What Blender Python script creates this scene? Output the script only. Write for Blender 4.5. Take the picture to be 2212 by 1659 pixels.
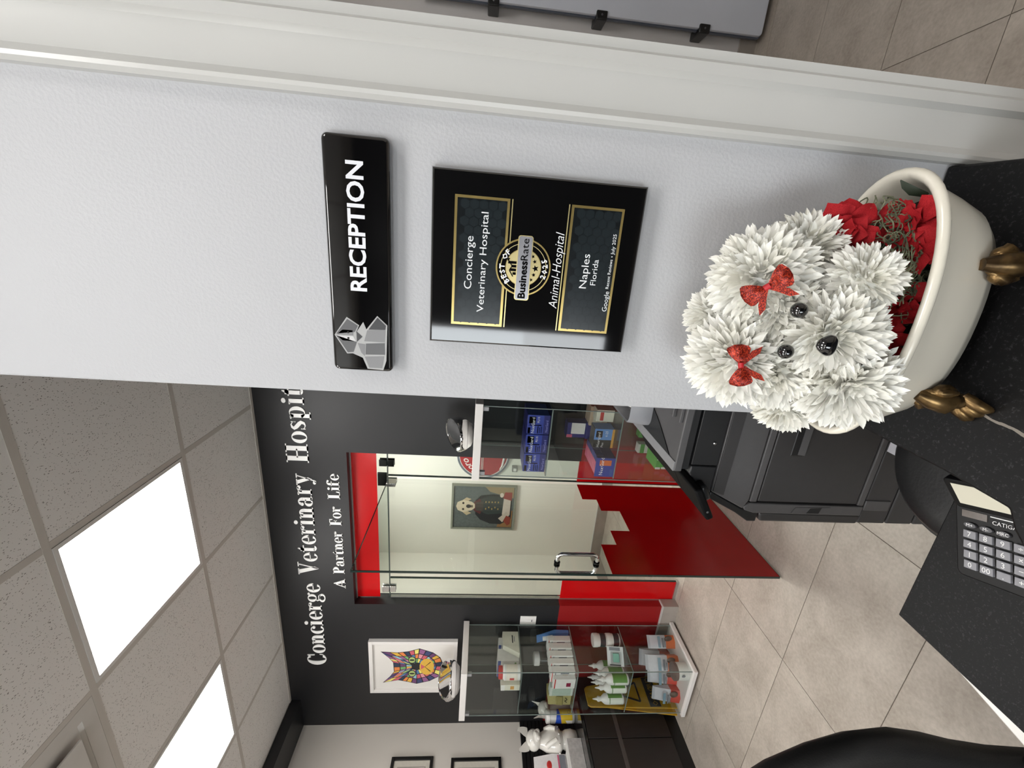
import bpy, math, random
from mathutils import Vector, Matrix
for o in list(bpy.data.objects): bpy.data.objects.remove(o)
scene = bpy.context.scene
COL = scene.collection
PI = math.pi
# ------------------------------------------------------------------ camera (phone held on its side, so rolled a quarter turn)
cam_d = bpy.data.cameras.new('camera'); cam = bpy.data.objects.new('camera', cam_d); COL.objects.link(cam)
cam_d.sensor_fit = 'HORIZONTAL'; cam_d.sensor_width = 36.0; cam_d.lens = 36.0 * 892.44 / 2212.0
cam_d.clip_start = 0.02; cam_d.clip_end = 200
EYE = 1.5974
YAW, PITCH, ROLL = -0.3220, -0.0841, 0.0539
_f = Vector((math.sin(YAW) * math.cos(PITCH), math.cos(YAW) * math.cos(PITCH), math.sin(PITCH)))
_r = Vector((math.cos(YAW), -math.sin(YAW), 0)); _u = _r.cross(_f)
_r2 = _r * math.cos(ROLL) + _u * math.sin(ROLL); _u2 = -_r * math.sin(ROLL) + _u * math.cos(ROLL)
_m = Matrix.Identity(4)
for i in range(3):
    _m[i][0] = -_u2[i]; _m[i][1] = _r2[i]; _m[i][2] = -_f[i]
_m[2][3] = EYE
cam.matrix_world = _m
scene.camera = cam
# ------------------------------------------------------------------ sky, daylight, exposure
world = bpy.data.worlds.new('world'); scene.world = world; world.use_nodes = True
wn = world.node_tree.nodes; wl = world.node_tree.links
bg = wn['Background']; bg.inputs['Strength'].default_value = 2.2; bg.inputs['Color'].default_value = (0.88, 0.94, 1.0, 1)
scene.view_settings.view_transform = 'Standard'
scene.view_settings.look = 'None'
scene.view_settings.gamma = 1.0
scene.view_settings.use_curve_mapping = False
scene.view_settings.exposure = 0.40
def area(name, loc, rot, sx, sy, power, col):
    l = bpy.data.lights.new(name, 'AREA'); l.shape = 'RECTANGLE'; l.size = sx; l.size_y = sy; l.energy = power; l.color = col
    o = bpy.data.objects.new(name, l); COL.objects.link(o); o.location = loc; o.rotation_euler = rot; return o
# daylight entering by the shop window behind the camera
area('window_daylight', (-1.575, -3.42, 1.31), (PI / 2, 0, 0), 1.4, 2.2, 44, (0.92, 0.96, 1.0))
# ------------------------------------------------------------------ helpers
def s2l(c):
    c = c / 255.0
    return c / 12.92 if c <= 0.04045 else ((c + 0.055) / 1.055) ** 2.4
def rgb(c): return (s2l(c[0]), s2l(c[1]), s2l(c[2]), 1.0)
MATS = {}
def mat(name, c, rough=0.5, metal=0.0, var=0.0, vscale=20.0, bump=0.0, bscale=80.0, spec=0.5, coat=0.0, c2=None, detail=3.0, trans=0.0, emit=0.0, stretch=None):
    if name in MATS: return MATS[name]
    m = bpy.data.materials.new(name); m.use_nodes = True; MATS[name] = m
    n = m.node_tree.nodes; l = m.node_tree.links; b = n['Principled BSDF']
    b.inputs['Base Color'].default_value = rgb(c); b.inputs['Roughness'].default_value = rough; b.inputs['Metallic'].default_value = metal
    b.inputs['Specular IOR Level'].default_value = spec; b.inputs['Coat Weight'].default_value = coat; b.inputs['Coat Roughness'].default_value = 0.05
    b.inputs['Transmission Weight'].default_value = trans
    if emit: b.inputs['Emission Color'].default_value = rgb(c); b.inputs['Emission Strength'].default_value = emit
    tc = n.new('ShaderNodeTexCoord'); mp = n.new('ShaderNodeMapping'); l.new(tc.outputs['Object'], mp.inputs['Vector'])
    if stretch: mp.inputs['Scale'].default_value = stretch
    if var > 0 or c2:
        nz = n.new('ShaderNodeTexNoise'); nz.inputs['Scale'].default_value = vscale; nz.inputs['Detail'].default_value = detail
        l.new(mp.outputs[0], nz.inputs['Vector'])
        rp = n.new('ShaderNodeValToRGB'); rp.color_ramp.elements[0].position = 0.35; rp.color_ramp.elements[1].position = 0.65
        a = rgb(c); d = rgb(c2) if c2 else tuple(min(1, x * (1 + var)) for x in a[:3]) + (1,)
        e = a if c2 else tuple(x * (1 - var) for x in a[:3]) + (1,)
        rp.color_ramp.elements[0].color = e; rp.color_ramp.elements[1].color = d
        l.new(nz.outputs['Fac'], rp.inputs[0]); l.new(rp.outputs[0], b.inputs['Base Color'])
    if bump > 0:
        nb = n.new('ShaderNodeTexNoise'); nb.inputs['Scale'].default_value = bscale; nb.inputs['Detail'].default_value = 2
        l.new(mp.outputs[0], nb.inputs['Vector'])
        bp = n.new('ShaderNodeBump'); bp.inputs['Strength'].default_value = bump; bp.inputs['Distance'].default_value = 0.01
        l.new(nb.outputs['Fac'], bp.inputs['Height']); l.new(bp.outputs[0], b.inputs['Normal'])
    return m
def glassmat(name, tint=(235, 245, 240), refl=1.0, ior=1.5):
    if name in MATS: return MATS[name]
    m = bpy.data.materials.new(name); m.use_nodes = True; MATS[name] = m
    n = m.node_tree.nodes; l = m.node_tree.links; n.remove(n['Principled BSDF']); out = n['Material Output']
    t = n.new('ShaderNodeBsdfTransparent'); t.inputs[0].default_value = rgb(tint)
    g = n.new('ShaderNodeBsdfGlossy'); g.inputs['Roughness'].default_value = 0.01
    lw_ = n.new('ShaderNodeLayerWeight'); lw_.inputs['Blend'].default_value = 0.5
    fr = n.new('ShaderNodeMath'); fr.operation = 'POWER'; fr.inputs[1].default_value = 5.0; l.new(lw_.outputs['Facing'], fr.inputs[0])
    ml = n.new('ShaderNodeMath'); ml.operation = 'MULTIPLY_ADD'; ml.inputs[1].default_value = 0.95 * refl; ml.inputs[2].default_value = 0.045 * refl
    mx = n.new('ShaderNodeMixShader'); l.new(fr.outputs[0], ml.inputs[0]); l.new(ml.outputs[0], mx.inputs[0])
    l.new(t.outputs[0], mx.inputs[1]); l.new(g.outputs[0], mx.inputs[2]); l.new(mx.outputs[0], out.inputs[0])
    return m
class M:
    """collects shapes, links them as ONE mesh object"""
    def __init__(s): s.v = []; s.f = []
    def quad8(s, p):
        n = len(s.v); s.v += [tuple(x) for x in p]
        s.f += [tuple(n + i for i in q) for q in ((0, 3, 2, 1), (4, 5, 6, 7), (0, 1, 5, 4), (1, 2, 6, 5), (2, 3, 7, 6), (3, 0, 4, 7))]; return s
    def box(s, x0, x1, y0, y1, z0, z1):
        return s.quad8([(x0, y0, z0), (x1, y0, z0), (x1, y1, z0), (x0, y1, z0), (x0, y0, z1), (x1, y0, z1), (x1, y1, z1), (x0, y1, z1)])
    def obox(s, c, ax, ay, az):
        c = Vector(c); ax = Vector(ax); ay = Vector(ay); az = Vector(az)
        return s.quad8([c - ax - ay - az, c + ax - ay - az, c + ax + ay - az, c - ax + ay - az, c - ax - ay + az, c + ax - ay + az, c + ax + ay + az, c - ax + ay + az])
    def prism(s, pts, fn, a, b):
        """pts: 2-D outline, fn(p, t) -> 3-D point, from t=a to t=b"""
        n = len(s.v); k = len(pts)
        s.v += [tuple(fn(p, a)) for p in pts] + [tuple(fn(p, b)) for p in pts]
        s.f += [tuple(range(n + k - 1, n - 1, -1)), tuple(range(n + k, n + 2 * k))]
        s.f += [(n + i, n + (i + 1) % k, n + k + (i + 1) % k, n + k + i) for i in range(k)]; return s
    def poly(s, pts):
        n = len(s.v); s.v += [tuple(p) for p in pts]; s.f.append(tuple(range(n, n + len(pts)))); return s
    def loft(s, rings, close=True, cap=True):
        n = len(s.v); k = len(rings[0])
        for r in rings: s.v += [tuple(p) for p in r]
        for i in range(len(rings) - 1):
            for j in range(k if close else k - 1):
                j2 = (j + 1) % k
                s.f.append((n + i * k + j, n + i * k + j2, n + (i + 1) * k + j2, n + (i + 1) * k + j))
        if cap and close:
            s.f.append(tuple(range(n + k - 1, n - 1, -1))); e = n + (len(rings) - 1) * k; s.f.append(tuple(range(e, e + k)))
        return s
    def lathe(s, prof, c=(0, 0, 0), seg=20, sx=1, sy=1, cap=True):
        return s.loft([[(c[0] + r * sx * math.cos(2 * PI * j / seg), c[1] + r * sy * math.sin(2 * PI * j / seg), c[2] + z) for j in range(seg)] for r, z in prof], cap=cap)
    def tube(s, path, r, seg=8, cap=True):
        path = [Vector(p) for p in path]; rings = []; up = None
        for i, p in enumerate(path):
            t = (path[min(i + 1, len(path) - 1)] - path[max(i - 1, 0)])
            t = t.normalized() if t.length > 1e-9 else Vector((0, 0, 1))
            if up is None:
                up = t.cross(Vector((0, 0, 1)));
                if up.length < 1e-3: up = t.cross(Vector((1, 0, 0)))
                up.normalize()
            else:
                up = up - t * up.dot(t)
                up = up.normalized() if up.length > 1e-6 else t.orthogonal().normalized()
            w = t.cross(up); rr = r[i] if isinstance(r, (list, tuple)) else r
            rings.append([p + (up * math.cos(2 * PI * j / seg) + w * math.sin(2 * PI * j / seg)) * rr for j in range(seg)])
        return s.loft(rings, cap=cap)
    def ball(s, c, rx, ry=None, rz=None, seg=14, rot=None):
        ry = ry or rx; rz = rz or rx; h = seg // 2; rings = []
        for i in range(h + 1):
            a = -PI / 2 + PI * i / h; cr = max(math.cos(a), 0.02)
            ring = []
            for j in range(seg):
                p = Vector((rx * cr * math.cos(2 * PI * j / seg), ry * cr * math.sin(2 * PI * j / seg), rz * math.sin(a)))
                if rot: p = rot @ p
                ring.append(p + Vector(c))
            rings.append(ring)
        return s.loft(rings)
    def mesh(s, name, m, smooth=None, off=(0, 0, 0)):
        me = bpy.data.meshes.new(name)
        me.from_pydata([(x - off[0], y - off[1], z - off[2]) for x, y, z in s.v], [], s.f); me.update()
        if m is not None: me.materials.append(m)
        if smooth is not None:
            me.polygons.foreach_set('use_smooth', [True] * len(me.polygons)); me.set_sharp_from_angle(angle=math.radians(smooth))
        return me
    def build(s, name, m, parent=None, smooth=None, bevel=0, local=False, seg=2, **kw):
        off = (0, 0, 0)
        if parent is not None and not local:
            off = parent.matrix_basis.translation
            if parent.parent: off = off + parent.parent.matrix_basis.translation
        elif parent is None and not local:
            xs = list(zip(*s.v)); off = ((min(xs[0]) + max(xs[0])) / 2, (min(xs[1]) + max(xs[1])) / 2, min(xs[2]))
        o = bpy.data.objects.new(name, s.mesh(name, m, smooth, off)); COL.objects.link(o)
        if parent is not None: o.parent = parent
        elif not local: o.location = off
        if bevel:
            b = o.modifiers.new('bevel', 'BEVEL'); b.width = bevel; b.segments = seg; b.limit_method = 'ANGLE'; b.angle_limit = math.radians(40)
            o.data.polygons.foreach_set('use_smooth', [True] * len(o.data.polygons)); o.data.set_sharp_from_angle(angle=math.radians(35))
        for k, v in kw.items(): o[k] = v
        return o
def thing(name, loc, label, cat, group=None, rotz=0):
    o = bpy.data.objects.new(name, None); COL.objects.link(o); o.empty_display_size = 0.05
    o.location = loc; o.rotation_euler = (0, 0, rotz); o['label'] = label; o['category'] = cat
    if group: o['group'] = group
    return o
def tag(o, label, cat, group=None):
    o['label'] = label; o['category'] = cat
    if group: o['group'] = group
    return o
def S(o): o['kind'] = 'structure'; return o
def struct(name, m, mt, parent=None, **k):
    o = m.build(name, mt, parent, **k)
    if parent is None: o['kind'] = 'structure'
    return o
def copy_tree(o, loc, rotz=None, label=None):
    c = o.copy(); COL.objects.link(c); c.location = loc
    if rotz is not None: c.rotation_euler = (0, 0, rotz)
    if label: c['label'] = label
    for ch in list(o.children):
        d = ch.copy(); COL.objects.link(d); d.parent = c
        for g in list(ch.children):
            e = g.copy(); COL.objects.link(e); e.parent = d
    return c
_fc = 0
def text(body, size, org, right, up, mt, parent, name='lettering', width=None, bold=0.0, depth=0.0, align='LEFT', shear=0.0, res=2, label=None):
    """lettering laid on a surface: org = baseline start, right/up = world axes of the writing"""
    cu = bpy.data.curves.new('t', 'FONT'); cu.body = body; cu.size = 1.0; cu.resolution_u = res; cu.offset = bold; cu.shear = shear
    ob = bpy.data.objects.new('t', cu); COL.objects.link(ob)
    bpy.context.view_layer.update()
    dg = bpy.context.evaluated_depsgraph_get()
    me = bpy.data.meshes.new_from_object(ob.evaluated_get(dg))
    bpy.data.objects.remove(ob); bpy.data.curves.remove(cu)
    vs = [v.co.copy() for v in me.vertices]; fs = [tuple(p.vertices) for p in me.polygons]; bpy.data.meshes.remove(me)
    x0 = min(v.x for v in vs); x1 = max(v.x for v in vs)
    sx = size if width is None else width / (x1 - x0)
    right = Vector(right).normalized(); up = Vector(up).normalized(); nrm = right.cross(up); org = Vector(org)
    sh = 0 if align == 'LEFT' else (x1 - x0) * sx * (0.5 if align == 'CENTER' else 1)
    k = M(); k.v = [tuple(org + right * ((v.x - x0) * sx - sh) + up * (v.y * size) + nrm * depth) for v in vs]; k.f = fs
    if depth > 0.0006:
        n = len(vs); ed = {}
        for f in fs:
            for a, b in zip(f, f[1:] + f[:1]): ed[(a, b)] = ed.get((a, b), 0) + 1
        k.v += [tuple(Vector(p) - nrm * depth) for p in k.v]
        for (a, b) in list(ed):
            if (b, a) not in ed: k.f.append((b, a, a + n, b + n))
    o = k.build(name, mt, parent)
    return o
WHITE = None
# ------------------------------------------------------------------ materials of the room
D = 2.329; W = 0.53; GL = 2.395; HC = 2.892; XL = -3.715; LEDGE = 1.04; DESK = 0.76
white_paint = mat('white_wall_paint', (183, 184, 187), 0.55, bump=0.10, bscale=260, var=0.015, vscale=3)
warm_paint = mat('warm_white_paint', (221, 214, 205), 0.6, bump=0.06, bscale=220, var=0.015, vscale=2)
black_paint = mat('black_wall_paint', (30, 30, 32), 0.42, bump=0.05, bscale=200, var=0.05, vscale=3)
trim_white = mat('white_gloss_trim', (190, 190, 187), 0.28, var=0.01, vscale=8)
exam_paint = mat('exam_room_paint', (236, 234, 224), 0.6, var=0.012, vscale=3)
chrome = mat('chrome', (225, 225, 225), 0.07, 1.0, var=0.02, vscale=40)
steel = mat('brushed_steel', (190, 190, 190), 0.25, 1.0, var=0.04, vscale=60)
black_plastic = mat('black_plastic', (18, 18, 19), 0.35, var=0.06, vscale=60)
white_plastic = mat('white_plastic', (236, 234, 230), 0.35, var=0.01, vscale=30)
base_tile = mat('grey_base_tile', (158, 150, 142), 0.45, var=0.07, vscale=9)
glass = glassmat('clear_glass', (249, 252, 250), 0.8)
cab_glass = glassmat('cabinet_glass', (249, 251, 250), 0.9)
glass_edge = mat('green_glass_edge', (28, 44, 40), 0.15, var=0.05, vscale=30)
def wall_two_tone():
    m = mat('black_over_red_wall_paint', (36, 36, 39), 0.50, bump=0.05, bscale=200)
    n = m.node_tree.nodes; l = m.node_tree.links; b = n['Principled BSDF']
    g = n.new('ShaderNodeNewGeometry'); sp = n.new('ShaderNodeSeparateXYZ'); l.new(g.outputs['Position'], sp.inputs[0])
    st = n.new('ShaderNodeMath'); st.operation = 'LESS_THAN'; st.inputs[1].default_value = 0.905; l.new(sp.outputs['Z'], st.inputs[0])
    mx = n.new('ShaderNodeMix'); mx.data_type = 'RGBA'; mx.inputs['A'].default_value = rgb((26, 26, 28)); mx.inputs['B'].default_value = rgb((141, 9, 12))
    l.new(st.outputs[0], mx.inputs['Factor']); l.new(mx.outputs['Result'], b.inputs['Base Color'])
    return m
two_tone = wall_two_tone()
def tile_mat(name, c1, c2, rough, offs=True):
    m = bpy.data.materials.new(name); m.use_nodes = True; n = m.node_tree.nodes; l = m.node_tree.links; b = n['Principled BSDF']
    tc = n.new('ShaderNodeTexCoord'); oi = n.new('ShaderNodeObjectInfo')
    cv = n.new('ShaderNodeCombineXYZ'); mu = n.new('ShaderNodeMath'); mu.operation = 'MULTIPLY'; mu.inputs[1].default_value = 37.0
    l.new(oi.outputs['Random'], mu.inputs[0]); l.new(mu.outputs[0], cv.inputs[0]); l.new(mu.outputs[0], cv.inputs[1])
    ad = n.new('ShaderNodeVectorMath'); ad.operation = 'ADD'; l.new(tc.outputs['Object'], ad.inputs[0]); l.new(cv.outputs[0], ad.inputs[1])
    n1 = n.new('ShaderNodeTexNoise'); n1.inputs['Scale'].default_value = 5; n1.inputs['Detail'].default_value = 8; n1.inputs['Roughness'].default_value = 0.65; n1.inputs['Distortion'].default_value = 0.6
    n2 = n.new('ShaderNodeTexNoise'); n2.inputs['Scale'].default_value = 75; n2.inputs['Detail'].default_value = 6
    l.new(ad.outputs[0], n1.inputs['Vector']); l.new(ad.outputs[0], n2.inputs['Vector'])
    mm = n.new('ShaderNodeMath'); mm.operation = 'MULTIPLY_ADD'; mm.inputs[1].default_value = 0.5; l.new(n2.outputs['Fac'], mm.inputs[0]); l.new(n1.outputs['Fac'], mm.inputs[2])
    rp = n.new('ShaderNodeValToRGB'); rp.color_ramp.elements[0].position = 0.52; rp.color_ramp.elements[1].position = 0.98
    rp.color_ramp.elements[0].color = rgb(c1); rp.color_ramp.elements[1].color = rgb(c2)
    l.new(mm.outputs[0], rp.inputs[0]); l.new(rp.outputs[0], b.inputs['Base Color']); b.inputs['Roughness'].default_value = rough
    bp = n.new('ShaderNodeBump'); bp.inputs['Strength'].default_value = 0.08; bp.inputs['Distance'].default_value = 0.005; l.new(n2.outputs['Fac'], bp.inputs['Height']); l.new(bp.outputs[0], b.inputs['Normal'])
    return m
floor_mat = tile_mat('beige_porcelain', (154, 144, 133), (188, 179, 168), 0.42)
grout = mat('grout', (112, 103, 94), 0.8, var=0.1, vscale=40)
def ceil_mat():
    m = bpy.data.materials.new('fissured_ceiling_tile'); m.use_nodes = True; n = m.node_tree.nodes; l = m.node_tree.links; b = n['Principled BSDF']
    tc = n.new('ShaderNodeTexCoord'); mp = n.new('ShaderNodeMapping'); mp.inputs['Scale'].default_value = (1.0, 0.42, 1.0); mp.inputs['Rotation'].default_value = (0, 0, 0.12)
    oi = n.new('ShaderNodeObjectInfo'); mu = n.new('ShaderNodeMath'); mu.operation = 'MULTIPLY'; mu.inputs[1].default_value = 31.0; l.new(oi.outputs['Random'], mu.inputs[0])
    cb = n.new('ShaderNodeCombineXYZ'); l.new(mu.outputs[0], cb.inputs[0]); l.new(mu.outputs[0], cb.inputs[2]); l.new(cb.outputs[0], mp.inputs['Location'])
    l.new(tc.outputs['Object'], mp.inputs['Vector'])
    v = n.new('ShaderNodeTexVoronoi'); v.inputs['Scale'].default_value = 230; v.inputs['Randomness'].default_value = 1.0; l.new(mp.outputs[0], v.inputs['Vector'])
    nz = n.new('ShaderNodeTexNoise'); nz.inputs['Scale'].default_value = 80; nz.inputs['Detail'].default_value = 3; l.new(mp.outputs[0], nz.inputs['Vector'])
    a = n.new('ShaderNodeMath'); a.operation = 'MULTIPLY_ADD'; a.inputs[1].default_value = -0.55; l.new(nz.outputs['Fac'], a.inputs[0]); l.new(v.outputs['Distance'], a.inputs[2])
    rp = n.new('ShaderNodeValToRGB'); rp.color_ramp.elements[0].position = -0.0; rp.color_ramp.elements[1].position = 0.035
    ad = n.new('ShaderNodeMath'); ad.operation = 'ADD'; ad.inputs[1].default_value = 0.115; l.new(a.outputs[0], ad.inputs[0])
    rp.color_ramp.elements[0].color = rgb((130, 124, 118)); rp.color_ramp.elements[1].color = rgb((240, 237, 233))
    l.new(ad.outputs[0], rp.inputs[0]); l.new(rp.outputs[0], b.inputs['Base Color']); b.inputs['Roughness'].default_value = 0.95; b.inputs['Specular IOR Level'].default_value = 0.1
    bp = n.new('ShaderNodeBump'); bp.inputs['Strength'].default_value = 0.5; bp.inputs['Distance'].default_value = 0.003; l.new(rp.outputs[0], bp.inputs['Height']); l.new(bp.outputs[0], b.inputs['Normal'])
    return m
ceil_tile_mat = ceil_mat()
tee_mat = mat('ceiling_tee_white', (206, 200, 192), 0.5, var=0.01, vscale=10)
# ------------------------------------------------------------------ floor: slab, every tile a piece
fl = struct('floor', M().box(-4.2, 2.7, -3.6, 4.3, -0.12, -0.0025), grout)
TX, TY, GX0, GY0, J = 0.887, 0.4505, -0.9673, 1.4305, 0.0016
tile_me = M().box(-TX / 2 + J, TX / 2 - J, -TY / 2 + J, TY / 2 - J, -0.0022, 0).mesh('floor_tile', floor_mat)
def tile(x, y, me=tile_me, w=None):
    o = bpy.data.objects.new('floor_tile', me); COL.objects.link(o); o.parent = fl; o.location = Vector((x, y, 0)) - fl.location
for i in range(-4, 5):
    for j in range(-6, 7):
        x = GX0 + (i + 0.5) * TX; y = GY0 + (j + 0.5) * TY
        if x - TX / 2 < -4.2 or x + TX / 2 > 2.7: continue
        hall = x > 0.3 and y > 0.4
        tile(x, y + (0.062 if hall else 0))
# ------------------------------------------------------------------ ceiling: tees and every tile
S6 = 0.6096; CX0, CY0 = -0.9909, 1.7389
ce = struct('ceiling', M().box(-4.2, 2.7, -3.6, 4.3, HC + 0.012, HC + 0.1), tee_mat)
ceil_me = M().box(-S6 / 2 + .009, S6 / 2 - .009, -S6 / 2 + .009, S6 / 2 - .009, -0.001, 0.011).mesh('ceiling_tile', ceil_tile_mat)
ceil_me2 = M().box(-S6 / 2 + .009, S6 / 2 - .009, -S6 / 2 + .009, 0.590 - S6 / 2 - 0.002, -0.001, 0.011).mesh('ceiling_tile', ceil_tile_mat)
LIGHT_CELLS = [(-1, -1), (-3, -1), (-3, -4), (-1, -4), (1, -4), (3, -4), (-3, -7), (-1, -7), (1, -7), (3, -1)]  # first two are real fixtures; the others are unseen panels added for light
VENT = (-2, -2)
for i in range(-4, 6):
    for j in range(-8, 1):
        if (i, j) in LIGHT_CELLS or (i, j) == VENT: continue
        o = bpy.data.objects.new('ceiling_tile', ceil_me2 if j == 0 else ceil_me); COL.objects.link(o); o.parent = ce
        o.location = Vector((CX0 + (i + .5) * S6, CY0 + (j + .5) * S6, HC)) - ce.location
for i in range(-4, 7):
    x = CX0 + i * S6; struct('ceiling_tee', M().box(x - .012, x + .012, -3.5, D - .001, HC - .002, HC + .011), tee_mat, ce)
for j in range(-8, 1):
    y = CY0 + j * S6; struct('ceiling_tee', M().box(-3.43, 2.67, y - .012, y + .012, HC - .0023, HC + .011), tee_mat, ce)
struct('ceiling_edge_angle', M().box(-3.43, .12, D - .022, D - .001, HC - .005, HC + .011), tee_mat, ce)
# ------------------------------------------------------------------ walls
struct('wall_back', M().box(-4.2, -2.475, D, D + .10, 0, HC + .02), two_tone)
struct('wall_back_right', M().box(-1.277, 0.16, D, D + .10, 0, HC + .02), two_tone)
struct('wall_back_header', M().box(-2.475, -1.277, D, D + .10, 2.375, HC + .02), two_tone)
struct('trim_1', M().box(-3.2, -2.475 + .012, D - .012, D, 0, .118).box(-2.475, -2.463, D, GL - .01, 0, .118), base_tile)
struct('trim_2', M().box(-3.2, -2.463 + .002, D - .014, D, .118, .126).box(-2.475, -2.461, D, GL - .01, .118, .126), trim_white)
struct('trim_3', M().box(-1.277, .12, D - .012, D, 0, .118), base_tile)
struct('wall_left', M().box(XL - .12, XL, -3.5, D, 0, HC + .02), warm_paint)
struct('soffit_left', M().box(XL, -3.43, -3.5, D, 2.818, HC + .011), black_paint)
wn_ = struct('wall_near', M().box(-.202, .210, W, W + .085, 0, HC + .02), white_paint, bevel=.004)
struct('wall_near_lobby_face', M().box(-.199, .209, W + .086, W + .12, 0, HC + .02), black_paint)
struct('wall_near_header', M().box(.2146, 1.16, W, W + .12, 2.15, HC + .02).box(1.16, 2.7, W, W + .12, 0, HC + .02), white_paint)
struct('wall_partition', M().box(.16, .209, W + .12, 3.0, 0, HC + .02), warm_paint)
struct('wall_partition_lobby_face', M().box(.12, .159, W + .121, D, 0, HC + .02), black_paint)
struct('wall_hall', M().box(.16, 2.7, 3.0, 3.1, 0, HC + .02), mat('hall_grey_paint', (210, 206, 204), 0.6, var=0.02, vscale=4))
struct('wall_right', M().box(2.6, 2.72, -3.6, 3.1, 0, HC + .02), warm_paint)
# door casing at the end of the near wall, moulded
prof = [(.140, 0), (.140, .011), (.1445, .0155), (.149, .0165), (.1535, .0135), (.158, .0105), (.163, .0100), (.186, .0125), (.197, .0135), (.2005, .0165), (.203, .0195), (.215, .0200), (.218, .0165), (.2195, .0155), (.2295, .0155), (.2295, 0)]
struct('trim_4', M().prism(prof, lambda p, t: (.1355 + (p[0] - .140) * .877, W - p[1], t), 0, 2.25), trim_white, smooth=30)
struct('trim_5', M().box(.2105, .2145, W - .002, W + .125, 0, 2.15), trim_white)
struct('baseboard_hall', M().box(.3, 2.6, 2.985, 3.0, 0, .10), base_tile)
# rear wall with the shop window (behind the camera)
struct('wall_rear', M().box(-4.2, -2.3, -3.6, -3.5, 0, HC + .02).box(-.85, 2.7, -3.6, -3.5, 0, HC + .02).box(-2.3, -.85, -3.6, -3.5, 2.45, HC + .02).box(-2.3, -.85, -3.6, -3.5, 0, .18), black_paint)
w1 = S(bpy.data.objects.new('window_1', None)); COL.objects.link(w1); w1.location = (-1.575, -3.55, .18)
fr = M()
for x in (-2.3, -1.60, -.9): fr.box(x, x + .05, -3.58, -3.52, .18, 2.45)
fr.box(-2.3, -.85, -3.58, -3.52, .18, .23).box(-2.3, -.85, -3.58, -3.52, 2.40, 2.45); fr.build('window_frame', steel, w1)
for x in (-2.25, -1.55): M().box(x, x + .65, -3.553, -3.547, .23, 2.40).build('window_pane', glass, w1)
struct('pavement_outside', M().box(-12, 8, -14, -3.6, -.14, -.02), mat('pavement', (150, 148, 142), 0.8, var=0.06, vscale=2))
# exam room beyond the glass front
struct('wall_exam_back', M().box(-3.62, -.4, 4.03, 4.13, 0, HC + .02), exam_paint)
struct('wall_exam_left', M().box(-3.62, -3.5, D + .10, 4.03, 0, HC + .02), exam_paint)
struct('wall_exam_right', M().box(-.5, -.4, D + .10, 4.03, 0, HC + .02), exam_paint)
struct('baseboard_exam', M().box(-3.488, -.5, 4.018, 4.03, 0, .118), base_tile)
struct('baseboard_exam_cap', M().box(-3.488, -.5, 4.016, 4.03, .118, .126), trim_white)
struct('baseboard_exam_side', M().box(-3.5, -3.488, D + .11, 4.03, 0, .118), base_tile)
# ------------------------------------------------------------------ ceiling light panels
def led_mat(name, c, st):
    m = bpy.data.materials.new(name); m.use_nodes = True; n = m.node_tree.nodes; l = m.node_tree.links; b = n['Principled BSDF']
    b.inputs['Base Color'].default_value = rgb((240, 240, 240)); b.inputs['Emission Color'].default_value = c; b.inputs['Emission Strength'].default_value = st
    return m
LED = led_mat('led_diffuser', (1.0, 0.982, 0.955, 1), 10.8)
LED2 = led_mat('led_diffuser_exam', (1.0, 1.0, 0.95, 1), 25.0)
frame_white = mat('light_frame_white', (226, 224, 220), 0.4, var=0.01, vscale=10)
def led_panel(x0, y0, x1, y1, label, m=LED, group=None):
    t = thing('ceiling_light', ((x0 + x1) / 2, (y0 + y1) / 2, HC), label, 'ceiling light', group)
    a = .016; f = M()
    f.box(x0, x1, y0, y0 + a, HC - .004, HC + .012).box(x0, x1, y1 - a, y1, HC - .004, HC + .012).box(x0, x0 + a, y0 + a, y1 - a, HC - .004, HC + .012).box(x1 - a, x1, y0 + a, y1 - a, HC - .004, HC + .012)
    f.build('frame', frame_white, t)
    M().box(x0 + a, x1 - a, y0 + a, y1 - a, HC + .001, HC + .011).build('diffuser', m, t)
for k, (i, j) in enumerate(LIGHT_CELLS):
    lab = ['square lit ceiling panel nearest the white reception wall', 'square lit ceiling panel nearest the black soffit'][k] if k < 2 else 'unseen square ceiling panel added to light the front office behind the camera'
    if (i, j) == (3, -1): lab = 'unseen square ceiling panel added to light the hall beyond the casing'  # out of view, added to brighten the hall floor
    if (i, j) == (4, 0): lab = 'square lit ceiling panel at the far end of the hall'
    led_panel(CX0 + i * S6 + .013, CY0 + j * S6 + .013, CX0 + (i + 1) * S6 - .013, min(CY0 + (j + 1) * S6 - .013, D - .025), lab, group=None if k < 2 or j > -3 else 'unseen ceiling panels added to light the front office')
led_panel(-2.5, 2.75, -1.9, 3.35, 'square lit ceiling panel in the exam room behind the glass', LED2)
# air diffuser: stepped square frame with a central plate
vx, vy = CX0 + (VENT[0] + .5) * S6, CY0 + (VENT[1] + .5) * S6
vt = thing('ceiling_air_diffuser', (vx, vy, HC), 'white square air diffuser with a central plate in the ceiling grid', 'air vent')
vent_w = mat('vent_white', (214, 210, 204), 0.45, var=0.02, vscale=14)
h = S6 / 2 - .013
def sq(h_, z): return [(vx - h_, vy - h_, z), (vx + h_, vy - h_, z), (vx + h_, vy + h_, z), (vx - h_, vy + h_, z)]
M().loft([sq(h, HC + .012), sq(h, HC - .002), sq(h - .05, HC - .002), sq(h - .05, HC + .000), sq(h - .060, HC + .008), sq(h - .13, HC + .009)], cap=True).build('face_frame', vent_w, vt)
M().loft([sq(h - .085, HC - .022), sq(h - .085, HC - .016), sq(h - .12, HC - .004)]).build('centre_plate', vent_w, vt)
M().box(vx - .01, vx + .01, vy - .01, vy + .01, HC - .016, HC + .009).build('hanger', vent_w, vt)
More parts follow.
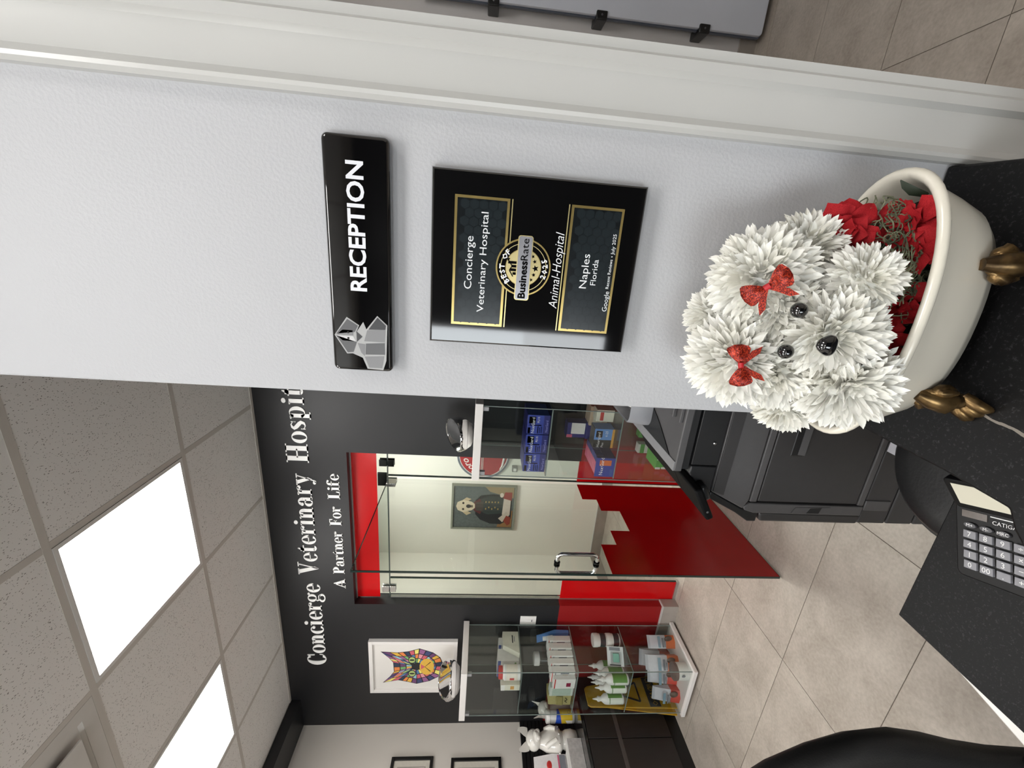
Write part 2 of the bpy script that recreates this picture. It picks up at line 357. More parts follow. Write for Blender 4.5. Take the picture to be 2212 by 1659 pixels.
# ------------------------------------------------------------------ glass front: transom, sidelites, open door
red_film = mat('red_vinyl_film', (192, 12, 16), 0.2, var=0.03, vscale=6)
seam = mat('dark_glass_seam', (60, 70, 66), 0.3, var=0.05, vscale=30)
def pane(name, x0, x1, y0, y1, z0, z1, parent, m=glass): return M().box(x0, x1, y0, y1, z0, z1).build(name, m, parent)
gt = .010
tr = thing('glass_transom', (-1.876, GL, 2.145), 'wide clear transom glass with a red band along its top above the door', 'glass panel')
pane('glass_sheet', -2.472, -1.280, GL, GL + gt, 2.147, 2.372, tr)
M().box(-2.472, -1.280, GL - .0012, GL, 2.212, 2.372).build('red_band', red_film, tr)
M().box(-2.472, -1.280, GL - .001, GL + gt + .001, 2.140, 2.147).build('bottom_edge', seam, tr)
M().box(-2.475, -1.277, GL - .012, GL + .022, 2.368, 2.375).build('head_channel', mat('aluminium', (205, 205, 203), .3, .9, var=.03, vscale=40), tr)
alu = MATS['aluminium']
sl = thing('glass_sidelite', (-2.386, GL, 0), 'narrow fixed glass pane with red film left of the open door', 'glass panel')
pane('glass_sheet', -2.468, -2.305, GL, GL + gt, .022, 2.139, sl)
M().box(-2.468, -2.305, GL - .0012, GL, .022, .895).build('red_film', red_film, sl)
M().box(-2.305, -2.298, GL - .001, GL + gt + .001, .022, 2.139).build('polished_edge', glass_edge, sl)
M().box(-2.475, -2.298, GL - .010, GL + .020, 0, .022).build('floor_channel', alu, sl)
M().box(-2.475, -2.468, GL - .006, GL + .016, .022, 2.138).build('wall_channel', alu, sl)
sr = thing('glass_sidelite', (-1.385, GL, 0), 'fixed glass pane with red film right of the open door, behind the shelf tower', 'glass panel')
pane('glass_sheet', -1.465, -1.285, GL, GL + gt, .022, 2.139, sr)
M().box(-1.465, -1.285, GL - .0012, GL, .022, .895).build('red_film', red_film, sr)
M().box(-1.472, -1.465, GL - .001, GL + gt + .001, .022, 2.139).build('polished_edge', glass_edge, sr)
M().box(-1.472, -1.277, GL - .010, GL + .020, 0, .022).build('floor_channel', alu, sr)
M().box(-1.285, -1.277, GL - .006, GL + .016, .022, 2.138).build('wall_channel', alu, sr)
def clip(x0, x1, z0, z1, label, m, nm='glass_clip'):
    t = thing(nm, ((x0 + x1) / 2, GL, z0), label, 'glass clip')
    zm = 2.1435
    M().box(x0, x1, GL - .012, GL - .0015, zm + .002, z1).build('upper_plate', m, t, bevel=.002)
    M().box(x0, x1, GL - .012, GL - .0015, z0, zm - .002).build('lower_plate', m, t, bevel=.002)
    M().box(x0, x1, GL + gt + .001, GL + gt + .011, z0, z1).build('back_plate', m, t, bevel=.002)
dark_chrome = mat('dark_chrome', (58, 60, 60), 0.10, 1.0, var=.05, vscale=30)
clip(-1.398, -1.352, 2.100, 2.194, 'dark square clip joining transom and right pane beside the lettering wall', dark_chrome)
clip(-2.420, -2.370, 2.100, 2.194, 'chrome square clip joining transom and narrow left pane', chrome)
# the door stands open at a right angle, towards the room
dx = -1.490; y0, y1 = 1.585, 2.388
dr = thing('glass_door', (dx, y1, .012), 'open frameless glass door with stepped red film and chrome pull', 'glass door')
pane('glass_sheet', dx - .005, dx + .005, y0 + .003, y1, .014, 2.136, dr)
M().box(dx - .0055, dx + .0055, y0, y0 + .003, .012, 2.138).build('free_edge', glass_edge, dr)
M().box(dx - .0055, dx + .0055, y0 + .003, y1, 2.136, 2.138).build('top_edge', glass_edge, dr)
M().box(dx - .0055, dx + .0055, y0 + .003, y1, .010, .014).build('bottom_edge', glass_edge, dr)
steps = [(y0 + .003, .014), (y0 + .003, .886), (1.800, .886), (1.800, .800), (1.916, .800), (1.916, .687), (2.102, .687), (2.102, .802), (2.217, .802), (2.217, .893), (y1, .893), (y1, .014)]
def film_strip(sgn):
    k = M(); x = dx + sgn * .0058
    for (a, b, z) in ((y0 + .003, 1.800, .886), (1.800, 1.916, .800), (1.916, 2.102, .687), (2.102, 2.217, .802), (2.217, y1, .893)): k.box(min(x, x - sgn * .0006), max(x, x - sgn * .0006), a, b, .014, z)
    return k
film_strip(1).build('red_film', red_film, dr)
def hinge(z0, z1, nm):
    h_ = M().box(dx - .012, dx + .012, y1 - .075, y1 + .002, z0, z1).build('hinge', chrome, dr, bevel=.002)
hinge(2.08, 2.137, 'a'); hinge(.015, .075, 'b')
M().box(dx - .050, dx + .045, GL - .013, GL - .0015, 2.147, 2.205).build('pivot_plate', dark_chrome, dr, bevel=.002)
# back-to-back pull, 20 cm, bowed out on either side of the sheet
hy, hz0, hz1, hd, hr, cr = 1.660, .948, 1.150, .058, .0095, .026
for sgn in (1, -1):
    pth = [(dx + sgn * .006, hy, hz0), (dx + sgn * (hd - cr), hy, hz0)]
    for k in range(1, 7):
        a = PI / 2 * k / 6; pth.append((dx + sgn * (hd - cr + cr * math.sin(a)), hy, hz0 + cr - cr * math.cos(a)))
    for k in range(0, 7):
        a = PI / 2 * k / 6; pth.append((dx + sgn * (hd - cr + cr * math.cos(a)), hy, hz1 - cr + cr * math.sin(a)))
    pth.append((dx + sgn * .006, hy, hz1))
    pl = M().tube(pth, hr, 12).build('pull_handle', chrome, dr, smooth=50)
    for z in (hz0, hz1):
        M().tube([(dx + sgn * .0055, hy, z), (dx + sgn * .012, hy, z)], .0155, 14).build('collar', dark_chrome, pl, smooth=40)
# ------------------------------------------------------------------ raised serif lettering on the black wall
letter_white = mat('white_letter_acrylic', (250, 249, 246), 0.35, var=0.01, vscale=20)
ST, TH, SE = .150, .042, .050
def R(x0, y0, x1, y1): return [[(x0, y0), (x1, y0), (x1, y1), (x0, y1)]]
def Q(*p): return [list(p)]
def RG(cx, cy, rx, ry, tx, ty, a0=0, a1=360, n=22):
    out = []; k = max(3, int(n * abs(a1 - a0) / 360))
    for i in range(k):
        q_ = []
        for (a, inner) in ((i, 0), (i + 1, 0), (i + 1, 1), (i, 1)):
            t = math.radians(a0 + (a1 - a0) * a / k)
            ex, ey = (rx - tx, ry - ty) if inner else (rx, ry)
            q_.append((cx + ex * math.cos(t), cy + ey * math.sin(t)))
        out.append(q_)
    return out
def BL(cx, cy, r): return [[(cx + r * math.cos(2 * PI * i / 12), cy + r * math.sin(2 * PI * i / 12)) for i in range(12)]]
def SK(pts):
    out = []; L = []
    for i, (x, y, w) in enumerate(pts):
        a = pts[max(i - 1, 0)]; b = pts[min(i + 1, len(pts) - 1)]; d = Vector((b[0] - a[0], b[1] - a[1])).normalized()
        L.append(((x - d.y * w / 2, y + d.x * w / 2), (x + d.y * w / 2, y - d.x * w / 2)))
    for i in range(len(L) - 1): out.append([L[i][0], L[i][1], L[i + 1][1], L[i + 1][0]])
    return out
flag = Q((0, .60), (.10, .585), (.10, .66), (0, .645))
stem = lambda y0_, y1_: R(.06, y0_, .06 + ST, y1_)
foot = R(0, 0, .27, SE)
GLYPH = {
 'o': (.48, RG(.24, .33, .24, .345, .140, .035)),
 'c': (.42, RG(.24, .33, .24, .345, .140, .035, 55, 322) + BL(.345, .50, .078)),
 'e': (.44, RG(.23, .33, .23, .345, .135, .035, 0, 322) + R(.09, .325, .44, .365)),
 'n': (.54, stem(0, .62) + flag + foot + RG(.295, .44, .175, .225, .148, .06, 0, 165) + R(.322, 0, .47, .45) + R(.27, 0, .53, SE)),
 'i': (.28, stem(0, .64) + flag + foot + BL(.135, .87, .095)),
 'l': (.28, stem(0, 1.0) + Q((0, .95), (.10, .935), (.10, 1.0), (0, .99)) + foot),
 'r': (.42, stem(0, .63) + flag + foot + RG(.32, .43, .19, .235, .10, .07, 70, 175) + BL(.35, .57, .082)),
 'g': (.46, RG(.21, .44, .20, .225, .115, .035) + RG(.21, -.07, .21, .165, .09, .05) + SK([(.12, .26, .04), (.07, .18, .05), (.10, .10, .07), (.30, .085, .09), (.36, .02, .08)]) + SK([(.33, .58, .03), (.39, .63, .04)]) + BL(.42, .60, .06)),
 'V': (.64, Q((.05, .97), (.25, .97), (.41, .18), (.33, -.01), (.29, -.01)) + Q((.52, .97), (.565, .97), (.335, -.01), (.30, .06)) + R(0, .95, .31, 1.0) + R(.42, .95, .64, 1.0)),
 't': (.36, stem(.10, .78) + Q((.06, .66), (.21, .66), (.21, .90), (.17, .90)) + R(0, .605, .34, .66) + RG(.20, .13, .14, .14, .13, .045, 180, 340)),
 'a': (.50, R(.27, .02, .42, .46) + RG(.23, .45, .19, .22, .145, .045, 0, 150) + BL(.11, .49, .078) + RG(.20, .18, .19, .19, .13, .035, 40, 320) + SK([(.33, .06, .10), (.42, .03, .08), (.49, .05, .03)])),
 'y': (.50, Q((.04, .63), (.21, .63), (.345, .10), (.27, -.06)) + Q((.40, .63), (.44, .63), (.22, -.20), (.17, -.20)) + R(-.01, .615, .26, .66) + R(.32, .615, .50, .66) + BL(.11, -.17, .075) + R(.11, -.245, .20, -.18)),
 'H': (.76, R(.08, 0, .27, 1) + R(.49, 0, .68, 1) + R(.20, .47, .56, .53) + R(0, 0, .35, SE) + R(.41, 0, .76, SE) + R(0, 1 - SE, .35, 1) + R(.41, 1 - SE, .76, 1)),
 's': (.40, SK([(.335, .47, .02), (.31, .57, .03), (.22, .64, .05), (.12, .60, .10), (.075, .52, .13), (.13, .42, .155), (.25, .29, .16), (.32, .19, .135), (.28, .07, .10), (.19, .02, .05), (.09, .07, .03), (.05, .18, .02)]) + R(.31, .44, .345, .64) + R(.04, .02, .075, .22)),
 'p': (.52, stem(-.25, .63) + flag + R(0, -.25, .28, -.20) + RG(.25, .33, .24, .345, .145, .035, -150, 150)),
 'C': (.64, RG(.33, .50, .33, .52, .20, .040, 42, 318) + R(.545, .60, .59, .99) + SK([(.575, .16, .03), (.585, .26, .03), (.59, .34, .02)])),
 'A': (.66, Q((.05, .0), (.09, .0), (.34, .90), (.32, 1.01)) + Q((.40, 0), (.61, 0), (.37, 1.01), (.32, 1.01), (.285, .86)) + R(.16, .28, .50, .33) + R(0, 0, .20, SE) + R(.34, 0, .66, SE)),
 'P': (.60, R(.08, 0, .27, 1) + R(0, 0, .36, SE) + R(0, 1 - SE, .30, 1) + RG(.27, .73, .31, .27, .19, .05, -90, 90)),
 'F': (.56, R(.08, 0, .27, 1) + R(0, 0, .36, SE) + R(0, 1 - SE, .53, 1) + Q((.49, .72), (.53, .72), (.53, .98), (.42, .98)) + R(.27, .48, .42, .53) + R(.38, .38, .42, .63)),
 'L': (.56, R(.08, 0, .27, 1) + R(0, 1 - SE, .36, 1) + R(0, 0, .53, SE) + Q((.42, .02), (.53, .02), (.53, .30), (.49, .30))),
 'f': (.36, stem(0, .80) + R(0, .605, .34, .66) + R(0, 0, .29, SE) + RG(.25, .79, .19, .215, .15, .05, 60, 180) + BL(.345, .90, .078)),
}
def words(root, spec, z, cap, th=.012):
    for word, xa, xb in spec:
        tot = sum(GLYPH[c][0] + .035 for c in word) - .035; k = (xb - xa) / tot; x = xa
        for c in word:
            w, prim = GLYPH[c]; g = M()
            for pol in prim: g.prism([(x + px * k, z + py * cap) for px, py in pol], lambda p, t: (p[0], t, p[1]), D - .0005, D - th)
            g.build('letter', letter_white, root); x += (w + .035) * k
s1 = thing('wall_lettering', (-1.9, D, 2.60), 'large raised white serif lettering of the hospital name high on the black wall', 'lettering')
words(s1, (('Concierge', -3.053, -2.295), ('Veterinary', -2.215, -1.435), ('Hospital', -1.357, -.72)), 2.600, .132, .005)
s2 = thing('wall_lettering', (-1.88, D, 2.43), 'smaller raised white serif motto lettering under the hospital name', 'lettering')
words(s2, (('A', -2.333, -2.252), ('Partner', -2.207, -1.863), ('For', -1.815, -1.670), ('Life', -1.613, -1.430)), 2.428, .077, .004)
# ------------------------------------------------------------------ reception sign on the near wall
XR, ZU = (1, 0, 0), (0, 0, 1)
gloss_black = mat('gloss_black_acrylic', (9, 9, 10), 0.045, var=0.02, vscale=20, coat=1.0)
sign_white = mat('sign_white_print', (226, 228, 234), 0.3, var=.01, vscale=20)
sg = thing('reception_sign', (-.032, W, 1.705), 'long glossy black wall sign reading RECEPTION with a grey dog emblem', 'sign')
def rrect(x0, x1, z0, z1, r, n=5):
    p = []
    for cx, cz, a in ((x1 - r, z1 - r, 0), (x0 + r, z1 - r, 90), (x0 + r, z0 + r, 180), (x1 - r, z0 + r, 270)):
        for k in range(n + 1):
            t = math.radians(a + 90 * k / n); p.append((cx + r * math.cos(t), cz + r * math.sin(t)))
    return p
XZ = lambda p, t: (p[0], t, p[1])
M().prism(rrect(-.165, .101, 1.706, 1.779, .007), XZ, W - .0005, W - .015).build('sign_board', gloss_black, sg, bevel=.004, seg=3)
FY = W - .0154
text('RECEPTION', .0262, (-.065, FY, 1.7352), XR, ZU, sign_white, sg, width=.140, bold=.025, res=3, name='lettering')
greys = [mat('emblem_grey_%d' % i, c, .35, var=.02, vscale=30) for i, c in enumerate([(170, 170, 170), (88, 88, 90), (128, 128, 130), (205, 205, 205), (52, 52, 54)])]
em = M().prism([(-.143, 1.7615), (-.120, 1.7755), (-.097, 1.7600), (-.1065, 1.7455), (-.1165, 1.7500), (-.102, 1.7405), (-.111, 1.7370), (-.0935, 1.7235), (-.1045, 1.7115), (-.150, 1.7135), (-.1625, 1.7175), (-.1615, 1.7370), (-.1475, 1.7425), (-.1425, 1.7545)], XZ, FY + .0002, FY).build('emblem', greys[0], sg)
for pts, gi in (([(-.1415, 1.7605), (-.1205, 1.7735), (-.1275, 1.7490), (-.1405, 1.7535)], 1), ([(-.0995, 1.7595), (-.1185, 1.7735), (-.1150, 1.7510), (-.1070, 1.7470)], 1),
                ([(-.1265, 1.7660), (-.1205, 1.7730), (-.1205, 1.7530), (-.1270, 1.7500)], 3), ([(-.1195, 1.7730), (-.1130, 1.7660), (-.1130, 1.7535), (-.1195, 1.7530)], 2),
                ([(-.1275, 1.7490), (-.1140, 1.7490), (-.1205, 1.7420)], 4), ([(-.1410, 1.7440), (-.1290, 1.7480), (-.1300, 1.7390), (-.1450, 1.7400)], 2),
                ([(-.1600, 1.7350), (-.1460, 1.7400), (-.1440, 1.7160), (-.1600, 1.7190)], 2), ([(-.1430, 1.7390), (-.1290, 1.7380), (-.1270, 1.7150), (-.1420, 1.7150)], 1),
                ([(-.1260, 1.7400), (-.1120, 1.7360), (-.1100, 1.7140), (-.1260, 1.7150)], 2), ([(-.1110, 1.7345), (-.0955, 1.7232), (-.1050, 1.7132), (-.1100, 1.7140)], 4)):
    M().prism(pts, XZ, FY - .0001, FY - .0003).build('emblem_facet', greys[gi], em)
for ex in (-.1232, -.1158): M().prism([(ex + .0014 * math.cos(a * PI / 4), 1.7590 + .0014 * math.sin(a * PI / 4)) for a in range(8)], XZ, FY - .0003, FY - .0005).build('emblem_eye', gloss_black, em)
# ------------------------------------------------------------------ award plaque
pq = thing('award_plaque', (-.0215, W, 1.412), 'square glossy black award plaque with gold bands and a gold medal', 'plaque')
prf = [(0, 0), (0, .0135), (.0012, .0165), (.0030, .018)]
def fr_(x0, x1, z0, z1, i, y): return [(x0 + i, y, z0 + i), (x1 - i, y, z0 + i), (x1 - i, y, z1 - i), (x0 + i, y, z1 - i)]
M().loft([fr_(-.1205, .0775, 1.412, 1.660, i, W - .0004 - d) for i, d in prf]).build('plaque_board', gloss_black, pq)
PY = W - .0186
gold = mat('gold_foil', (196, 172, 108), 0.28, 0.85, var=0.12, vscale=18)
gold_p = mat('pale_gold_foil', (222, 206, 150), 0.3, 0.7, var=0.1, vscale=24)
hexm = mat('dark_hex_print', (13, 17, 19), 0.22, coat=.6, c2=(20, 25, 27), vscale=40)
hex_hi = mat('dark_hex_print_light', (29, 36, 39), 0.22, coat=.6, var=.05, vscale=40)
def flatbox(name, x0, x1, z0, z1, m, lift=0.0, th=.0003, parent=pq): return M().box(x0, x1, PY - lift - th, PY - lift, z0, z1).build(name, m, parent)
for nm, z0, z1, a, b in (('upper_band', 1.571, 1.6335, 0, 1), ('lower_band', 1.4370, 1.4995, 1, 0)):
    bnd = flatbox(nm, -.0962, .0508, z0, z1, gold)
    off = .0025
    flatbox('band_field', -.0962 + .003, .0508 - .003, z0 + .003, z1 - .003, hexm, .0003)
    hx = M(); r = .0062
    for i in range(17):
        for j in range(8):
            cx = -.0962 + .008 + i * r * 1.5; cz = z0 + .008 + j * r * 1.732 + (r * .866 if i % 2 else 0)
            if cx > .0508 - .0085 or cz > z1 - .0075: continue
            hx.prism([(cx + r * .93 * math.cos(k * PI / 3), cz + r * .93 * math.sin(k * PI / 3)) for k in range(6)], XZ, PY - .0006, PY - .00075)
    hx.build('honeycomb_print', hex_hi, pq)
    zz = z0 - .0035 if a == 0 else z1 + .0022
    flatbox('gold_line', -.0962, .0508, zz, zz + .0012, gold_p)
TY_ = PY - .0010
pw = mat('plaque_white_print', (232, 234, 236), .3, var=.01, vscale=20)
text('Concierge', .0128, (-.0225, TY_, 1.6108), XR, ZU, pw, pq, width=.060, align='CENTER', res=3)
text('Veterinary Hospital', .0118, (-.0225, TY_, 1.5948), XR, ZU, pw, pq, width=.114, align='CENTER', res=3)
text('Naples', .0128, (-.0220, TY_, 1.4712), XR, ZU, pw, pq, width=.040, align='CENTER', res=3)
text('Florida', .0098, (-.0225, TY_, 1.4600), XR, ZU, pw, pq, width=.030, align='CENTER', res=3)
text('Google', .0085, (-.0682, TY_, 1.4415), XR, ZU, pw, pq, width=.0245, res=3)
text('Recent Reviews', .0056, (-.0405, TY_, 1.4430), XR, ZU, pw, pq, width=.0345, res=2)
text('• July 2025', .0058, (-.0035, TY_, 1.4425), XR, ZU, pw, pq, width=.0262, res=2)
text('Animal-Hospital', .0150, (-.0690, TY_, 1.5048), XR, ZU, pw, pq, width=.089, shear=.25, bold=-.006, res=3)
mc = (-.0232, 1.550)
def disc(name, r0, r1, m, lift, parent):
    k = M(); n = 40
    for i in range(n):
        a, b = 2 * PI * i / n, 2 * PI * (i + 1) / n
        if r0 > 0: k.poly([(mc[0] + r * math.cos(t), PY - lift, mc[1] + r * math.sin(t)) for r, t in ((r0, a), (r1, a), (r1, b), (r0, b))])
        else: k.poly([(mc[0], PY - lift, mc[1]), (mc[0] + r1 * math.cos(a), PY - lift, mc[1] + r1 * math.sin(a)), (mc[0] + r1 * math.cos(b), PY - lift, mc[1] + r1 * math.sin(b))])
    return k.build(name, m, parent)
md = disc('medal', 0, .0330, gold, .0012, pq)
disc('medal_ring', .0215, .0312, gloss_black, .0014, md); disc('medal_ring', .0268, .0276, gold_p, .0015, md); disc('medal_disc', 0, .0208, gold_p, .0015, md)
def arc_text(s, r, a_mid, size, flip):
    n = len(s); st_ = 13.6
    for i, c in enumerate(s):
        if c == ' ': continue
        a = math.radians(a_mid + (st_ if flip else -st_) * (i - (n - 1) / 2)); rr = r
        e = Vector((math.cos(a), 0, math.sin(a))); rt = Vector((math.sin(a), 0, -math.cos(a)))
        if flip: up_, rg, base = -e, -rt, r + size * .7
        else: up_, rg, base = e, rt, r
        text(c, size, Vector((mc[0], PY - .0019, mc[1])) + e * base, rg, up_, pw, md, align='CENTER', bold=.03, res=1)
arc_text('BEST OF', .0225, 90, .0088, False); arc_text('2025', .0228, 270, .0088, True)
# bars, arrow and stars inside the medal
bar = M()
for i, hh in enumerate((.004, .007, .006, .010)): bar.box(mc[0] - .009 + i * .0042, mc[0] - .006 + i * .0042, PY - .0019, PY - .0017, mc[1] + .0085, mc[1] + .0085 + hh)
for a, b in (((-.011, .012), (-.004, .0165)), ((-.004, .0165), (.001, .0135)), ((.001, .0135), (.0085, .0190))):
    d = Vector((b[0] - a[0], b[1] - a[1])).normalized() * .0006
    bar.prism([(mc[0] + a[0] - d.y, mc[1] + a[1] + d.x), (mc[0] + b[0] - d.y, mc[1] + b[1] + d.x), (mc[0] + b[0] + d.y, mc[1] + b[1] - d.x), (mc[0] + a[0] + d.y, mc[1] + a[1] - d.x)], XZ, PY - .0017, PY - .0020)
bar.prism([(mc[0] + .0105, mc[1] + .0200), (mc[0] + .0065, mc[1] + .0192), (mc[0] + .0092, mc[1] + .0162)], XZ, PY - .0017, PY - .0020); bar.build('chart_mark', gloss_black, md)
for sx_, sz_, r in ((-.0135, -.0105, .0023), (-.0075, -.0130, .0026), (0, -.0145, .0042), (.0078, -.0130, .0026), (.0135, -.0105, .0023)):
    M().poly([(mc[0] + sx_ + (r if k % 2 == 0 else r * .42) * math.sin(k * PI / 5), PY - .0019, mc[1] + sz_ + (r if k % 2 == 0 else r * .42) * math.cos(k * PI / 5)) for k in range(10)]).build('star', gloss_black, md)
M().prism(rrect(-.0615, .0130, 1.5408, 1.5585, .003), XZ, PY, PY - .0024).build('name_bar_border', gold_p, md)
M().prism(rrect(-.0605, .0120, 1.5418, 1.5575, .0025), XZ, PY - .0024, PY - .0028).build('name_bar', mat('silver_foil', (196, 196, 202), .22, .6, var=.18, vscale=30), md)
text('Business', .0122, (-.0590, PY - .0032, 1.5458), XR, ZU, gloss_black, md, width=.0435, bold=.03, res=2)
text('Rate', .0122, (-.0148, PY - .0032, 1.5458), XR, ZU, gloss_black, md, width=.0245, res=2)
# ------------------------------------------------------------------ reception counter: upper granite ledge and lower desk
def granite_mat():
    m = bpy.data.materials.new('black_granite'); m.use_nodes = True; n = m.node_tree.nodes; l = m.node_tree.links; b = n['Principled BSDF']
    g = n.new('ShaderNodeNewGeometry')
    n1 = n.new('ShaderNodeTexNoise'); n1.inputs['Scale'].default_value = 260; n1.inputs['Detail'].default_value = 4; n1.inputs['Roughness'].default_value = .7; l.new(g.outputs['Position'], n1.inputs['Vector'])
    rp = n.new('ShaderNodeValToRGB'); e = rp.color_ramp.elements; e[0].position = .56; e[1].position = .92; e[0].color = rgb((15, 15, 16)); e[1].color = rgb((78, 78, 80)); l.new(n1.outputs['Fac'], rp.inputs[0])
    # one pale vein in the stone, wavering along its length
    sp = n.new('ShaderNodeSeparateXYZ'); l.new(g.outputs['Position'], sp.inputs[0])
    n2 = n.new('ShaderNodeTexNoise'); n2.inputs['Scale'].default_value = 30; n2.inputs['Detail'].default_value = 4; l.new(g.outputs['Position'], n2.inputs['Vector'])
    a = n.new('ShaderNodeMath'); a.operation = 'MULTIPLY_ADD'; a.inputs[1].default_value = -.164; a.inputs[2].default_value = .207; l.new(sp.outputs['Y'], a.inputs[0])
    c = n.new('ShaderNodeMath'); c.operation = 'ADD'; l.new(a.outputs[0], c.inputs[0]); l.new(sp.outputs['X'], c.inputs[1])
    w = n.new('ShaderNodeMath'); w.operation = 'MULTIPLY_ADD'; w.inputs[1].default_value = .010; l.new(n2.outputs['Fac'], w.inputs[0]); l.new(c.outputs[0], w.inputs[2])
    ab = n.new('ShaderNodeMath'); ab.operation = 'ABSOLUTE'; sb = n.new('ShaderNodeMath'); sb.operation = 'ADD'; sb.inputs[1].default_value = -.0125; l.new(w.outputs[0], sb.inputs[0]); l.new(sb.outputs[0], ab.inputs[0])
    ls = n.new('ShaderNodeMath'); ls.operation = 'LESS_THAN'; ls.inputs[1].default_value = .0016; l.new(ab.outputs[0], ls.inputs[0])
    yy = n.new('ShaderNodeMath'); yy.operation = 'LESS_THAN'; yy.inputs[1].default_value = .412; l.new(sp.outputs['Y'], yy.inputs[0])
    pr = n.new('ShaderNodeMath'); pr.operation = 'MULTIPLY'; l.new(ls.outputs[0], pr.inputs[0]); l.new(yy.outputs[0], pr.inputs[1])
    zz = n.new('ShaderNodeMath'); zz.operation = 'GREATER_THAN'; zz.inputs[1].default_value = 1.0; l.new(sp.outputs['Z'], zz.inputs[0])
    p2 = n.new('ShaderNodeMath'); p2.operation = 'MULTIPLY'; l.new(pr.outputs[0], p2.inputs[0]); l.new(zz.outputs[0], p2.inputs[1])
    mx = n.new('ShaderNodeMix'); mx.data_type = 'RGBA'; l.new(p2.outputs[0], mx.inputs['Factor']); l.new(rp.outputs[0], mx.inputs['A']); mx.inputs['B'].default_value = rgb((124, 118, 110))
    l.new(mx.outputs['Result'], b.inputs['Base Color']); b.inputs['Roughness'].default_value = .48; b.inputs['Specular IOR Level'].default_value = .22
    return m
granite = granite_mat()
lap = [(-.209, W - .001), (.134, W - .001), (.128, .43), (.116, -.25), (-.285, -.25), (-.272, .24), (-.257, .300), (-.236, .322), (-.2185, .333), (-.213, .40)]
XY = lambda p, t: (p[0], p[1], t)
lg = thing('transaction_ledge', (-.04, .2, LEDGE - .03), 'upper black granite ledge against the white wall under the flower tub', 'counter')
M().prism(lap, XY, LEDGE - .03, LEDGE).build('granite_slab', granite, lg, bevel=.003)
M().box(-.19, .105, -.22, W - .005, .02, LEDGE - .03).build('support_panel', black_plastic, lg)
dk = thing('reception_desk', (-.42, .16, 0), 'lower black granite desk top with a square corner below the ledge', 'desk')
M().prism([(-.618, .568), (-.195, .568), (-.195, -.6), (-.67, -.6)], XY, DESK - .03, DESK).build('granite_slab', granite, dk, bevel=.002)
M().box(-.235, -.195, -.55, .50, 0, DESK - .03).build('modesty_panel', black_plastic, dk)
M().box(-.60, -.235, -.58, -.55, 0, DESK - .03).build('end_panel', black_plastic, dk)
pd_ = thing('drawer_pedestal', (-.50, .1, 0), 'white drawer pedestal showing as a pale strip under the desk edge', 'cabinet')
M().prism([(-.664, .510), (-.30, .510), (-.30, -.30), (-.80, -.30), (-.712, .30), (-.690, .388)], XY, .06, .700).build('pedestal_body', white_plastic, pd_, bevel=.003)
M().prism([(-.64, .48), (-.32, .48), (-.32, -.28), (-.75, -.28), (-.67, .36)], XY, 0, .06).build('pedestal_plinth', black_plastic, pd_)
# ------------------------------------------------------------------ calculator on the lower desk
ca = thing('desk_calculator', (-.389, .515, DESK), 'black desk calculator with grey keys and a tilted cream display', 'calculator')
ca.rotation_euler = (0, 0, math.radians(-70.5))       # local x = along a row of keys, local y = towards the display
calc_black = mat('calculator_black', (13, 13, 14), .4, spec=.25, var=.05, vscale=60); key_grey = mat('key_grey', (134, 134, 139), .4, var=.03, vscale=60)
key_dark = mat('key_dark_grey', (70, 70, 74), .35, var=.04, vscale=60); key_white = mat('key_white_print', (236, 236, 236), .4, var=.01, vscale=30)
PXk, PYk = .0216, .0166; zc = .012
def lrr(x0, x1, y0, y1, r, n=5): return rrect(x0, x1, y0, y1, r, n)
M().prism(lrr(-.022, .128, -.072, .088, .010), lambda p, t: (p[0], p[1], t + (p[1] + .072) * .06 if t > .001 else 0.0), 0, zc).build('body', calc_black, ca, local=True, bevel=.002)
M().prism(lrr(-.0235, .1295, -.0735, .0895, .011), XY, 0.0, .0045).build('base_rim', mat('calculator_rim', (150, 150, 150), .3, .3, var=.03, vscale=40), ca, local=True, bevel=.001)
def ktop(y): return zc + (y + .072) * .06
keys = [('7', 0, 0), ('8', 1, 0), ('9', 2, 0), ('4', 0, 1), ('5', 1, 1), ('6', 2, 1), ('1', 0, 2), ('2', 1, 2), ('3', 2, 2), ('0', 0, 3), ('00', 1, 3), ('.', 2, 3), ('÷', 3, 0), ('×', 3, 1), ('−', 3, 2), ('+', 3, 3), ('C', 4, 0), ('%', 4, 1), ('√', 4, 2), ('=', 4, 3)]
for s, i, j in keys:
    x, y = i * PXk, -j * PYk; z = ktop(y)
    k = M().box(x - .0086, x + .0086, y - .0064, y + .0064, z - .002, z + .0045).build('key', key_grey, ca, local=True, bevel=.0008)
    t = text(s, .0115, (x, y - .0040, z + .0047), (1, 0, 0), (0, 1, 0), key_white, None, name='digit', align='CENTER', res=2)
    t.parent = k; t.location = t.location
for s, i in (('M+', 0), ('M-', 1), ('MRC', 2)):
    x, y = i * PXk, .0150; z = ktop(y)
    k = M().prism([(x + .0085 * math.cos(a * PI / 8), y + .0046 * math.sin(a * PI / 8)) for a in range(16)], XY, z - .002, z + .0035).build('memory_key', key_dark, ca, local=True, bevel=.0006)
    t = text(s, .0072, (x, y - .0026, z + .0037), (1, 0, 0), (0, 1, 0), key_white, None, name='digit', align='CENTER', res=2); t.parent = k
M().box(-.012, .022, .027, .038, ktop(.03) - .002, ktop(.038) + .0006).build('solar_cell', mat('solar_cell', (96, 88, 82), .2, var=.1, vscale=60), ca, local=True)
M().box(.026, .112, .036, .0375, ktop(.03) - .002, ktop(.0375) + .0006).build('white_line', key_white, ca, local=True)
t = text('CATIGA', .0085, (.029, .0255, ktop(.03) + .0012), (1, 0, 0), (0, 1, 0), key_white, None, name='maker_lettering', res=2); t.parent = ca
